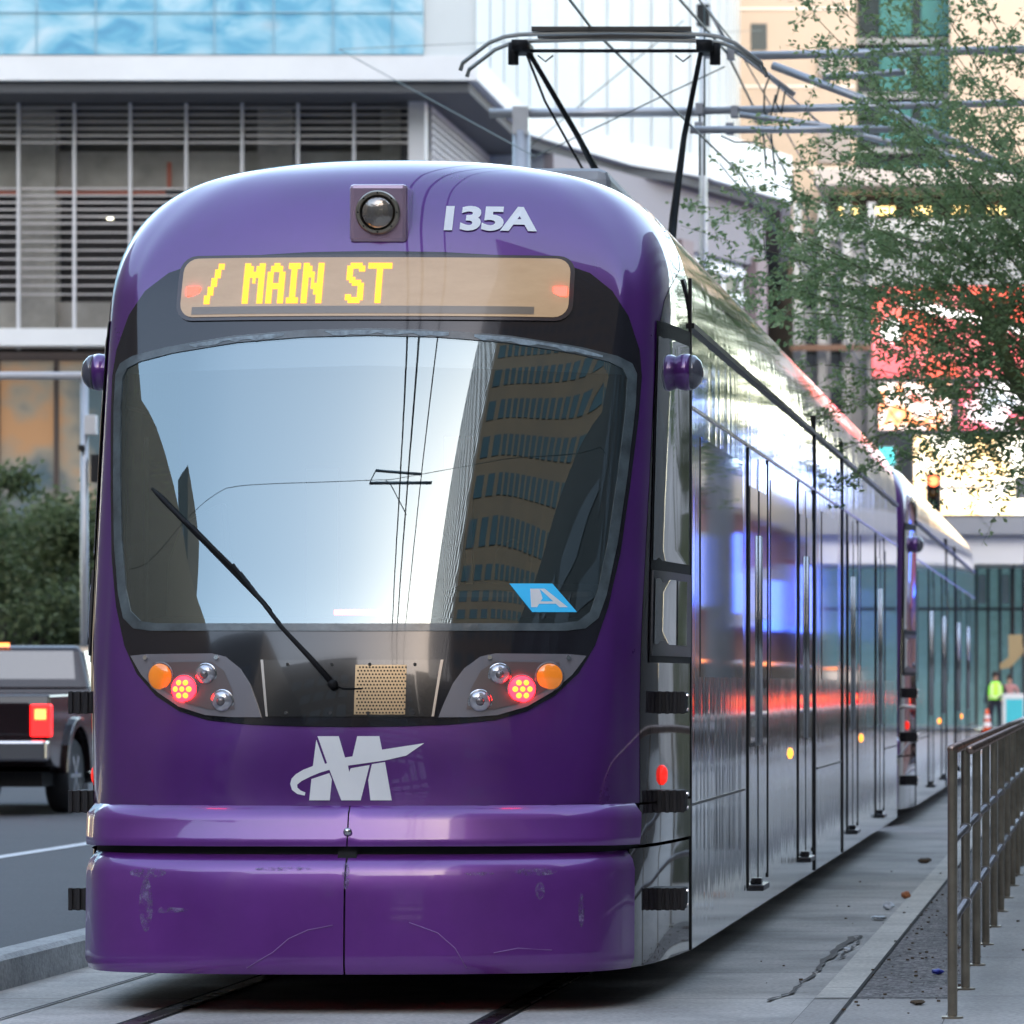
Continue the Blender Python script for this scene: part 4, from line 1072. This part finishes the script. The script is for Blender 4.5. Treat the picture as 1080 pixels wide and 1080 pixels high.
# left pole with horizontal arm
lp = empty('arm_pole', (-7.37, 60, 0), 'grey steel pole with a long horizontal arm rising behind the tram roof', 'pole')
MB().tube([(0,0,0),(0,0,8.4)], .11, 14).build('pole', M_galv, lp, True)
MB().tube([(-.40,0,8.62),(2.3,0,8.64)], .06, 12).build('arm', M_galv, lp, True)
MB().box(-.1,.1,-.1,.1,8.35,8.7).build('bracket', M_galv, lp)
vp = empty('tall_thin_pole', (-7.6, 90, 0), 'tall thin grey pole left of the beige tower', 'pole')
MB().tube([(0,0,0),(0,0,22)], [.09,.06], 10).build('pole', M_galv, vp, True)
MB().box(-.12,.12,-.12,.12,13.9,14.3).build('pole_collar', M_dark, vp)
# second mast behind the viewer (mirrored in the windscreen)
c2 = empty('span_wire_hanger', (-3.6, 15.6, 0), 'small bracket hung on a thin span wire over the track, mirrored in the windscreen', 'bracket')
MB().tube([(-28,0,8.2),(0,0,6.95),(17,0,8.2)], .0035, 6).build('span_wire', M_wire, c2, True)
MB().tube([(-.45,0,6.93),(.75,0,6.86)], .016, 8).build('bracket_tube', M_galv, c2, True)
MB().tube([(-.3,.3,6.80),(.55,.3,6.70)], .014, 8).build('bracket_tube', M_galv, c2, True)
MB().tube([(-.45,0,6.93),(-.3,.3,6.80)], .010, 8).build('link', M_galv, c2, True)
MB().tube([(-.1,.1,6.85),(.05,.5,6.4),(.4,.8,5.75)], .006, 6).build('dropper', M_wire, c2, True)
# left signal pole with arm
ls = empty('signal_pole', (-12.9, 60, 0), 'slim grey signal pole with a white horizontal arm at the left edge', 'signal')
MB().tube([(0,0,0),(0,0,5.3)], .05, 12).build('pole', M_galv, ls, True)
MB().tube([(.05,0,5.30),(-8,0,5.30)], .05, 12).build('arm', mat('arm_white', (.6,.6,.62), .5), ls, True)
MB().box(.02,.16,-.1,.06,4.55,4.80).build('walk_signal', mat('signal_white', (.6,.6,.6), .5), ls, bevel=.01)
MB().box(-.06,.02,-.1,.06,4.35,4.42).box(.1,.25,-.1,.08,3.95,4.3).build('signal_bracket', M_dark, ls)
# right traffic signal
ts = empty('traffic_signal', (-1.35, 120, 0), 'traffic signal showing red, hung on a thin mast arm before the bright billboards', 'traffic light')
MB().tube([(0,0,0),(0,0,6.6)], .11, 14).build('pole', M_galv, ts, True)
MB().tube([(0,0,6.38),(-3.2,0,6.38)], .04, 10).build('mast_arm', M_galv, ts, True)
def shead(x, m_on, par):
    h_ = MB().box(x-.19,x+.19,-.2,.05,5.75,6.75).build('signal_head', mat('signal_black', (.04,.035,.03), .5), par, bevel=.02)
    for k, z in enumerate((6.55,6.25,5.95)):
        l = MB().lathe([(.13,0),(.12,.02),(.06,.045),(.001,.05)], (x,-.2,z), (0,-1,0), 20).build('signal_lens', m_on if k == 0 else mat(f'lens_dark{k}', (.10,.05,.01) if k == 1 else (.01,.05,.03), .2), h_, True)
        MB().tube([(x,-.2,z),(x,-.38,z)], .14, 16, cap=False).build('visor', mat('signal_black'), h_, True)
shead(-2.95, emitter('signal_red', (1,.12,.04), 1.2), ts)
MB().box(-.9,-.35,-.1,.0,6.1,6.65).build('arm_sign', mat('grey_sign_back', (.15,.15,.15), .5), ts)

# ================================================================== VEHICLES
M_car = mat('black_car_paint', (.014,.006,.008), .16, coat=.45, spec=.4)
M_tyre = mat('tyre', (.018,.018,.02), .7, bump=.3, bscale=40)
def pickup(loc, rz, lab, group=None):
    r_ = empty('pickup_truck', loc, lab, 'pickup truck', group, rz)
    # side profile of body (y forward from the tail, z up)
    prof = [(0,.62),(0,1.18),(.02,1.28),(1.9,1.30),(1.9,1.34),(4.25,1.30),(4.9,1.24),(5.55,1.16),(5.72,1.0),(5.75,.55),(5.3,.45),(5.15,.45)]
    def arch(c, r=.50, z0=.45):
        pts = []
        for k in range(9):
            a = math.radians(180*k/8); pts.append((c+r*math.cos(a), z0-.02+r*math.sin(a)*1.02))
        return pts
    prof += arch(4.62)+[(4.0,.42),(1.85,.42)]+arch(1.22)+[(.6,.48),(.2,.52)]
    MB().prism(prof, -1.0, 1.0, 'yz').build('body', M_car, r_, bevel=.03)
    for s in (-1, 1):
        for c in (1.22, 4.62):
            o = [(c+.60*math.cos(a), .44+.60*math.sin(a)) for a in [PI*k/12 for k in range(13)]]; i_ = [(c+.49*math.cos(a), .44+.50*math.sin(a)) for a in [PI*k/12 for k in range(12,-1,-1)]]
            MB().prism(o+i_, s*.985, s*1.045, 'yz').build('wheel_arch_trim', M_car, r_, bevel=.01)
    # cab
    cab = MB(); lo = [(1.98,1.30),(4.30,1.28)]; hi = [(2.22,1.82),(3.45,1.84)]
    W0, W1 = .97, .80
    vs = []
    for (y, z), w in ((lo[0],W0),(lo[1],W0),(hi[1],W1),(hi[0],W1)):
        vs += [(-w, y, z), (w, y, z)]
    cab.add(vs, [(0,1,3,2),(2,3,5,4),(4,5,7,6),(6,7,1,0),(1,7,5,3),(0,2,4,6)])
    cab.build('cab', M_car, r_, bevel=.07)
    # glass: rear window and right/left side windows, windscreen
    def quad(a, b, c, d, m, nm, o):
        vs = [Vector(a), Vector(b), Vector(c), Vector(d)]; n = (vs[1]-vs[0]).cross(vs[3]-vs[0]).normalized()
        cc = sum(vs, Vector())/4; 
        if n.dot(cc-Vector((0,2.9,1.2))) < 0: n = -n
        q = MB(); q.add([v+n*.006 for v in vs]+[v-n*.004 for v in vs], [(0,1,2,3),(7,6,5,4),(0,4,5,1),(1,5,6,2),(2,6,7,3),(3,7,4,0)])
        q.build(nm, m, r_)
    gm = mat('car_glass', (.16,.15,.14), .04, metal=.8, coat=.5)
    quad((-.80,2.035,1.40),(.80,2.035,1.40),(.74,2.185,1.76),(-.74,2.185,1.76), gm, 'rear_window', 0)
    for s in (-1, 1):
        def sp(y, z): 
            t = (z-1.29)/(1.89-1.29); return (s*(W0+(W1-W0)*t), y, z)
        quad(sp(2.15,1.36), sp(2.95,1.36), sp(2.92,1.76), sp(2.27,1.76), gm, 'side_window', 0)
        quad(sp(3.05,1.36), sp(4.05,1.36), sp(3.48,1.76), sp(3.02,1.76), gm, 'side_window', 0)
        tl = MB().box(s*.80 if s > 0 else -1.012, 1.012 if s > 0 else -.80, -.02, .10, .84, 1.18).build('tail_light', emitter('car_tail_red', (1,.01,.01), .7, (.4,.01,.01)), r_, bevel=.015)
        MB().box(min(s*.85,s*.97), max(s*.85,s*.97), -.028, -.02, 1.02, 1.13).build('brake_lamp', emitter('brake_bright', (1,.25,.05), .7), tl)
        for c in (1.22, 4.62):
            w_ = MB().lathe([(.23,-.12),(.36,-.13),(.40,-.09),(.405,0),(.40,.09),(.36,.13),(.23,.12)], (s*.87, c, .405), (1,0,0), 32).build('wheel', M_tyre, r_, True, angle=.8)
            rim = MB(); rim.lathe([(.245,.06),(.235,.125),(.215,.11),(.20,.05)], (s*.87, c, .405), (s,0,0), 32)
            for k in range(6):
                a = k*PI/3; rim.obox((s*.985, c+.13*math.cos(a), .405+.13*math.sin(a)), (.012,0,0), (0,.11*math.cos(a),.11*math.sin(a)), (0,-.022*math.sin(a),.022*math.cos(a)))
            rim.lathe([(.05,.06),(.05,.125),(.02,.13)], (s*.87, c, .405), (s,0,0), 16)
            rim.build('rim', M_chrome, w_)
        MB().box(min(s*1.0,s*1.22), max(s*1.0,s*1.22), 3.75, 3.85, 1.32, 1.52).build('wing_mirror', M_car, r_, bevel=.03)
        MB().box(min(s*.9,s*1.03), max(s*.9,s*1.03), 1.9, 4.0, .36, .42).build('running_board', M_chrome, r_)
        for yy in (2.75, 3.75): MB().box(min(s*1.0,s*1.025), max(s*1.0,s*1.025), yy, yy+.2, 1.12, 1.16).build('door_handle', M_chrome, r_)
    bp = MB().box(-1.0,1.0,-.16,.02,.58,.80).build('rear_bumper', mat('bumper_chrome', (.45,.45,.47), .2, metal=1), r_, bevel=.03)
    MB().box(-.3,.3,-.165,-.16,.62,.76).build('number_plate', mat('plate', (.55,.57,.6), .5), bp)
    MB().box(-.78,.78,-.012,.0,.86,1.20).build('tailgate_panel', M_car, r_, bevel=.01)
    MB().box(-.18,.18,-.03,-.012,1.02,1.08).build('tailgate_handle', M_chrome, r_, bevel=.01)
    MB().box(-.35,.02,2.20,2.23,1.81,1.85).build('high_brake_light', emitter('brake_bright'), r_)
    MB().box(-.85,.85,.3,5.2,.30,.46).build('chassis', M_dark, r_)
    MB().tube([(-.6,-.05,.36),(-.6,.5,.36)], .04, 10).build('exhaust', M_chrome, r_)
    return r_
pk = pickup((-12.16, 50.2, 0), math.radians(-1), 'black pickup truck with brake lights on, waiting at the left edge of the street')
for k, (x, y) in enumerate(((3.6,84),(3.4,96),(3.7,109),(3.5,123))):
    c = copy_tree(pk); c.location = (x, y, 0); c.rotation_euler = (0,0,0)
    c['label'] = 'black pickup queueing along the right side street, %s from the viewer' % ('nearest','second','third','farthest')[k]
    c['group'] = 'pickups queueing on the right side street'

# ================================================================== PEOPLE AND CONE
def person(loc, h, lab, top, legs, skin, pose, rz=0, vest=None):
    r_ = empty('person', loc, lab, 'person', None, rz); s = h/1.78
    J = {'pel':(0,0,.98),'wai':(0,0,1.12),'che':(0,0,1.36),'neck':(0,0,1.50),'hd1':(0,-.01,1.60),'hd2':(0,-.02,1.72),
         'shl':(-.19,0,1.44),'ell':(-.25,.03,1.16),'wrl':(-.22,-.10,.93),'hal':(-.21,-.14,.85),
         'shr':(.19,0,1.44),'elr':(.27,.03,1.17),'wrr':(.24,-.12,.96),'har':(.23,-.17,.90),
         'hpl':(-.09,0,.93),'knl':(-.12,-.03,.50),'anl':(-.13,.02,.09),'tol':(-.14,-.14,.04),
         'hpr':(.09,0,.93),'knr':(.12,.02,.50),'anr':(.13,.05,.09),'tor':(.14,-.10,.04)}
    J.update(pose)
    Rd = {'pel':.14,'wai':.13,'che':.15,'neck':.055,'hd1':.085,'hd2':.085,'shl':.07,'ell':.045,'wrl':.032,'hal':.035,'shr':.07,'elr':.045,'wrr':.032,'har':.035,
          'hpl':.095,'knl':.062,'anl':.042,'tol':.04,'hpr':.095,'knr':.062,'anr':.042,'tor':.04}
    E = [('pel','wai'),('wai','che'),('che','neck'),('neck','hd1'),('hd1','hd2'),('che','shl'),('shl','ell'),('ell','wrl'),('wrl','hal'),('che','shr'),('shr','elr'),('elr','wrr'),('wrr','har'),
         ('pel','hpl'),('hpl','knl'),('knl','anl'),('anl','tol'),('pel','hpr'),('hpr','knr'),('knr','anr'),('anr','tor')]
    K = list(J); me = bpy.data.meshes.new('body'); me.from_pydata([tuple(c*s for c in J[k]) for k in K], [(K.index(a), K.index(b)) for a, b in E], [])
    o = bpy.data.objects.new('body', me); COL.objects.link(o); o.parent = r_
    md = o.modifiers.new('skin', 'SKIN'); md.use_smooth_shade = True
    for k, d in zip(K, me.skin_vertices[0].data): d.radius = (Rd[k]*s, Rd[k]*s*(.75 if k in ('che','wai','pel') else 1))
    me.skin_vertices[0].data[0].use_root = True
    sb_ = o.modifiers.new('sub', 'SUBSURF'); sb_.levels = 1; sb_.render_levels = 2
    # clothing colours by height along the body
    m = bpy.data.materials.new('clothes'); m.use_nodes = True; nt = m.node_tree; b = nt.nodes['Principled BSDF']; b.inputs['Roughness'].default_value = .8
    tc = nt.nodes.new('ShaderNodeTexCoord'); sp = nt.nodes.new('ShaderNodeSeparateXYZ'); nt.links.new(tc.outputs['Object'], sp.inputs[0])
    r = nt.nodes.new('ShaderNodeValToRGB'); r.color_ramp.interpolation = 'CONSTANT'; mr = nt.nodes.new('ShaderNodeMapRange'); mr.inputs['From Max'].default_value = 2
    nt.links.new(sp.outputs['Z'], mr.inputs[0]); nt.links.new(mr.outputs[0], r.inputs[0])
    e = r.color_ramp.elements; e[0].position = 0; e[0].color = (.02,.02,.02,1); e[1].position = .05; e[1].color = (*legs,1)
    k = e.new(.49*s); k.color = (*top,1); k = e.new(.755*s); k.color = (*skin,1)
    nt.links.new(r.outputs[0], b.inputs['Base Color']); me.materials.append(m)
    hr = MB().lathe([(.02,1.62),(.098,1.64),(.105,1.70),(.09,1.76),(.05,1.80),(.001,1.81)], (0,.015,0), (0,0,1), 16)
    hr.v = [(x*s,y*s,z*s) for x,y,z in hr.v]; hr.build('hair', mat('dark_hair', (.02,.015,.012), .7), r_, True)
    MB().lathe([(.018,0),(.01,.02)], (0,-.105*s,1.66*s), (0,-1,-.2), 8).build('nose', mat('skin', skin, .6), r_, True)
    if vest:
        v = MB()
        def slab(x0, x1, z0, z1, o_=0): 
            v2 = MB(); v2.lathe([(1,0),(1,1)], (0,0,0), (0,0,1), 24)
            return v2
        vv = MB().lathe([(.165,1.0),(.17,1.1),(.175,1.3),(.165,1.42),(.10,1.50)], (0,0,0), (0,0,1), 24)
        vv.v = [(x*1.15*s, y*.9*s, z*s) for x, y, z in vv.v]
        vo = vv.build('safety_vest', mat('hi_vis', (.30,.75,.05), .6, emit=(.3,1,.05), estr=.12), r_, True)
        st = MB().lathe([(.172,1.04),(.176,1.10)], (0,0,0), (0,0,1), 24); st.v = [(x*1.17*s, y*.93*s, z*s) for x, y, z in st.v]
        for q in (-1,1): st.box(q*.115*s-.028, q*.115*s+.028, -.172*s, -.15*s, 1.08*s, 1.45*s)
        st.build('reflective_band', mat('band_pale', (.75,.62,.50), .4), vo)
    return r_
D1_ = 146
person((-3.06, 134, 0), 1.76, 'person in a yellow green hi-vis vest and dark trousers standing beyond the railing', (.015,.02,.05), (.01,.012,.03), (.35,.20,.14),
       {'wrl':(-.30,-.06,.95),'hal':(-.30,-.10,.88),'elr':(.30,.02,1.18),'wrr':(.12,-.20,1.05),'har':(.04,-.22,1.02)}, .1, vest=True)
person((-2.68, 135.2, 0), 1.68, 'person in a pink top standing behind the turquoise board', (.45,.22,.22), (.03,.03,.06), (.42,.25,.18), {}, -.2)
ab = empty('sandwich_board', (-2.50, 133, 0), 'white framed board with a turquoise face standing beside the two people', 'board')
MB().box(-.34,.34,-.05,.05,.0,1.15).build('frame', mat('board_white', (.65,.68,.68), .5), ab, bevel=.03)
MB().box(-.24,.24,-.06,-.052,.2,1.0).build('face', mat('board_turquoise', (.05,.50,.58), .5), ab)
cn = empty('traffic_cone', (-3.27, 133, 0), 'orange traffic cone with white bands at the feet of the vested worker', 'traffic cone')
MB().lathe([(.14,.03),(.045,.70),(.03,.72)], (0,0,0), (0,0,1), 20).build('cone', mat('cone_orange', (.75,.10,.02), .5), cn, True)
MB().lathe([(.118,.22),(.098,.36)], (0,0,0), (0,0,1), 20).lathe([(.088,.45),(.072,.56)], (0,0,0), (0,0,1), 20).build('white_band', mat('cone_white', (.75,.75,.75), .5), cn)
MB().box(-.19,.19,-.19,.19,0,.03).build('base', mat('cone_orange'), cn)

# ================================================================== TREES
def leaf_mat(name, a, b_):
    m = bpy.data.materials.new(name); m.use_nodes = True; nt = m.node_tree; b = nt.nodes['Principled BSDF']
    g = nt.nodes.new('ShaderNodeNewGeometry'); r = nt.nodes.new('ShaderNodeValToRGB')
    r.color_ramp.elements[0].color = (*a,1); r.color_ramp.elements[1].color = (*b_,1)
    nt.links.new(g.outputs['Random Per Island'], r.inputs[0]); nt.links.new(r.outputs[0], b.inputs['Base Color'])
    b.inputs['Roughness'].default_value = .55
    tl = nt.nodes.new('ShaderNodeBsdfTranslucent'); nt.links.new(r.outputs[0], tl.inputs[0])
    mx = nt.nodes.new('ShaderNodeMixShader'); mx.inputs[0].default_value = .5
    nt.links.new(b.outputs[0], mx.inputs[1]); nt.links.new(tl.outputs[0], mx.inputs[2]); nt.links.new(mx.outputs[0], nt.nodes['Material Output'].inputs[0])
    return m
M_leaf = leaf_mat('leaf_green', (.15,.24,.10), (.30,.39,.19)); M_leaf2 = leaf_mat('leaf_olive', (.06,.085,.035), (.15,.19,.085))
M_bark = mat('bark', (.10,.12,.06), .8, noise=.3, nscale=6, bump=.4, bscale=20); M_bark2 = mat('bark_dark', (.05,.04,.035), .9)
def leaf(m, p, l, w, R):
    d = Vector((R.gauss(0,1), R.gauss(0,1), R.gauss(-.2,.6))).normalized(); s = d.cross(Vector((R.gauss(0,1),R.gauss(0,1),R.gauss(0,1)))).normalized()
    a = p; b = p+d*l*.5+s*w*.5; c = p+d*l; e = p+d*l*.5-s*w*.5
    k = len(m.v); m.v += [tuple(a),tuple(b),tuple(c),tuple(e)]; m.f.append((k,k+1,k+2,k+3))
# foreground tree: sprays of feathery twigs reaching in from the right
TX, TY = .55, 33.0
tr = empty('palo_verde_tree', (TX, TY, 0), 'feathery green tree reaching in over the railing from the right', 'tree')
R = random.Random(21)
def T3(px, py, D): return Vector(((px-CX)*D/F-TX, D-TY, EYE-(py-CY)*D/F))
tk = MB()
tk.tube([(0,0,-.02),(-.05,0,1.0),(-.02,.05,2.0),(.0,0,2.6)], [.13,.11,.10,.09], 12)
trunk = tk.build('trunk', M_bark, tr, True)
limbs = []
sprays = [(782,290),(786,322),(800,300),(812,192),(782,228),(838,172),(820,240),(800,262),(850,205),(862,20),(878,2),(890,70),(915,100),(905,150),(870,150),
          (880,235),(850,330),(870,385),(850,445),(880,478),(905,500),(930,440),(960,400),(900,420),(985,470),(1010,440),(940,130),(960,60),(1000,20),(1040,10),(1060,90),(1040,180),
          (900,280),(930,300),(950,250),(980,200),(1000,300),(1030,250),(1060,320),(1060,440),(1030,480),(1075,500),(920,200),(960,340),(1010,380),(1060,200),(990,100),(1020,130),(900,350),(835,300),(860,270),
          (935,30),(960,10),(1010,60),(870,300),(890,320),(925,255),(940,360),(990,240),(1020,330),(1050,140),(1075,60),(1075,260),(970,150),(1000,190),(930,170),(845,255),(905,240)]
# the unseen right half of the crown
sprays = [p for i, p in enumerate(sprays) if not (905 < p[0] < 1065 and 285 < p[1] < 470 and i % 2)]
hidden = [(1150+R.uniform(-40,380), R.uniform(-60,420)) for _ in range(34)]
lv = MB(); tw_ = MB()
branch_roots = [Vector((.0,0,2.5)), Vector((-.02,.05,2.0)), Vector((.05,-.05,2.7))]
for k, (px, py) in enumerate(sprays+hidden):
    D = 33+R.uniform(-1.6,1.8); end = T3(px, py, D); root = R.choice(branch_roots)
    mid = root.lerp(end, .5)+Vector((.1*R.gauss(0,1), .25*R.gauss(0,1), .45+R.random()*.35 if end.z > 3.2 else .9))
    n = 12; pts = []
    for i in range(n+1):
        t = i/n; pts.append(root*(1-t)**2+mid*2*t*(1-t)+end*t*t)
    tw_.tube(pts, [max(.0035, .030*(1-i/n)**1.4*(1 if k % 6 == 0 else .45)) for i in range(n+1)], 5, cap=False)
    # twigs with leaflets over the outer part
    for j in range(20 if k < len(sprays) else 14):
        t = .42+.58*(j+R.random())/17
        b0 = root*(1-t)**2+mid*2*t*(1-t)+end*t*t
        d = (end-mid).normalized(); td = (d*.7+Vector((R.gauss(0,.7), R.gauss(0,.7), R.gauss(-.05,.40)))).normalized(); L_ = R.uniform(.16,.42)
        tip_ = b0+td*L_+Vector((0,0,-.04))
        tw_.tube([b0, tip_], [.003,.0012], 3, cap=False)
        for q in range(27):
            u_ = R.random(); leaf(lv, b0.lerp(tip_, u_)+Vector((R.gauss(0,.028),R.gauss(0,.028),R.gauss(0,.022))), R.uniform(.035,.065), R.uniform(.018,.028), R)
tw_.build('branches', M_bark, tr, True)
MB().tube([(0,0,2.45),T3(1078,410,33.1),T3(1062,385,33),T3(1050,345,33),T3(1030,320,33.2),T3(1005,290,33.3)], [.085,.06,.055,.045,.03,.012], 10).build('main_limb', mat('limb_green', (.17,.19,.08), .7, noise=.2), tr, True)
lv.keep = True; lv.build('crown', M_leaf, tr)

def round_tree(name, x, y, h, r, lab, seed, zc=None, n=16000, lsize=.15, grp=None, trunk_h=1.2):
    R = random.Random(seed); t = empty(name, (x, y, 0), lab, 'tree', grp)
    tk = MB(); tk.tube([(0,0,-.02),(.05,0,trunk_h),(.0,.05,h*.55)], [.13,.10,.04], 8)
    lim = []
    for k in range(9):
        a = R.uniform(0,2*PI); e = Vector((math.cos(a)*r*.8, math.sin(a)*r*.8, R.uniform(trunk_h+.4, h*.9))); tk.tube([(0.03,0,trunk_h*R.uniform(.7,1.1)), e*.5+Vector((0,0,.5)), e], [.06,.035,.01], 6, cap=False); lim.append(e)
    tk.build('trunk', M_bark2, t, True)
    lv = MB(); cl = []
    for k in range(46):
        a = R.uniform(0,2*PI); ph = math.acos(R.uniform(-.75,1)); rr = R.uniform(.45,1.0)
        hh = (h-trunk_h)/2
        cl.append((Vector((math.cos(a)*math.sin(ph)*r*rr, math.sin(a)*math.sin(ph)*r*rr, trunk_h+hh+math.cos(ph)*hh*rr)), R.uniform(.22,.48)*r*.6))
    for i in range(n):
        c, q = R.choice(cl); d = Vector((R.gauss(0,1),R.gauss(0,1),R.gauss(0,.75)))*q*.55
        leaf(lv, c+d, lsize*R.uniform(.6,1.3), lsize*.5, R)
    lv.keep = True; lv.build('crown', M_leaf2, t)
    return t
g_ = 'street trees in front of the garage'
round_tree('street_tree', -17.2, 74, 4.75, 2.1, 'bushy olive green street tree cut off by the left edge', 1, grp=g_)
round_tree('street_tree', -15.6, 78, 4.9, 1.9, 'bushy olive green street tree beside the edge of the tram', 2, grp=g_)
round_tree('street_tree', -18.6, 80, 4.6, 2.0, 'darker street tree behind the other two at the left edge', 3, grp=g_)
round_tree('street_tree', -13.4, 84, 4.4, 1.9, 'street tree mostly hidden behind the tram front', 4, grp=g_)
# low street things under the trees
hd_ = MB()
R = random.Random(4)
for _ in range(9000):
    p = Vector((R.uniform(-30,-12), R.uniform(88,90), R.uniform(.1,1.6))); leaf(hd_, p, .22, .12, R)
hd_.keep = True; tag(hd_.build('hedge', M_leaf2), 'dark clipped hedge behind the trees along the garage', 'hedge', kind='stuff')
# grey bollard box by the trees etc.: lit shop glimpses
wl = empty('wall_lantern', (-16.3, 90.5, 2.0), 'small warm lamp glimpsed between the trees at left', 'lamp')
MB().lathe([(.05,0),(.12,.05),(.12,.4),(.03,.48)], (0,0,0), (0,0,1), 12).build('lantern_glass', emitter('lantern_warm', (1,.55,.2), .5), wl)
MB().tube([(0,0,-2.0),(0,0,0)], .04, 8).build('post', M_dark, wl)

# ================================================================== SKY, LIGHT, CAMERA
w = bpy.data.worlds.new('World'); scene.world = w; w.use_nodes = True
nt = w.node_tree; bg = nt.nodes['Background']
sky = nt.nodes.new('ShaderNodeTexSky'); sky.sky_type = 'NISHITA'; sky.sun_disc = False
SUN_EL, SUN_AZ = math.radians(32), math.radians(163)     # azimuth clockwise from +Y: behind the viewer
sky.sun_elevation = SUN_EL; sky.sun_rotation = SUN_AZ
sky.air_density = 1.0; sky.dust_density = .8; sky.ozone_density = .45
tn = nt.nodes.new('ShaderNodeVectorMath'); tn.operation = 'MULTIPLY'; tn.inputs[1].default_value = (1.15,1.0,.82)
nt.links.new(sky.outputs[0], tn.inputs[0]); nt.links.new(tn.outputs[0], bg.inputs[0]); bg.inputs[1].default_value = .13
sl_ = bpy.data.lights.new('sun', 'SUN'); sl_.energy = 1.0; sl_.angle = math.radians(12); sl_.color = (1,.90,.80)
so = bpy.data.objects.new('sun', sl_); COL.objects.link(so)
d = Vector((math.sin(SUN_AZ)*math.cos(SUN_EL), math.cos(SUN_AZ)*math.cos(SUN_EL), math.sin(SUN_EL)))
so.rotation_euler = d.to_track_quat('Z', 'Y').to_euler()

cam = bpy.data.cameras.new('camera'); co = bpy.data.objects.new('camera', cam); COL.objects.link(co); scene.camera = co
co.location = (0, 0, EYE); co.rotation_euler = (PI/2, 0, 0)
cam.sensor_width = 36; cam.sensor_fit = 'HORIZONTAL'; cam.lens = F/1080*36
cam.shift_x = (540-CX)/1080; cam.shift_y = (CY-540)/1080
cam.clip_start = .1; cam.clip_end = 3000
cam.dof.use_dof = True; cam.dof.focus_distance = 20.6; cam.dof.aperture_fstop = 7.0
vs_ = scene.view_settings; vs_.view_transform = 'Standard'; vs_.look = 'None'; vs_.gamma = 1; vs_.exposure = 2.8
scene.cycles.max_bounces = 8; scene.cycles.transparent_max_bounces = 12
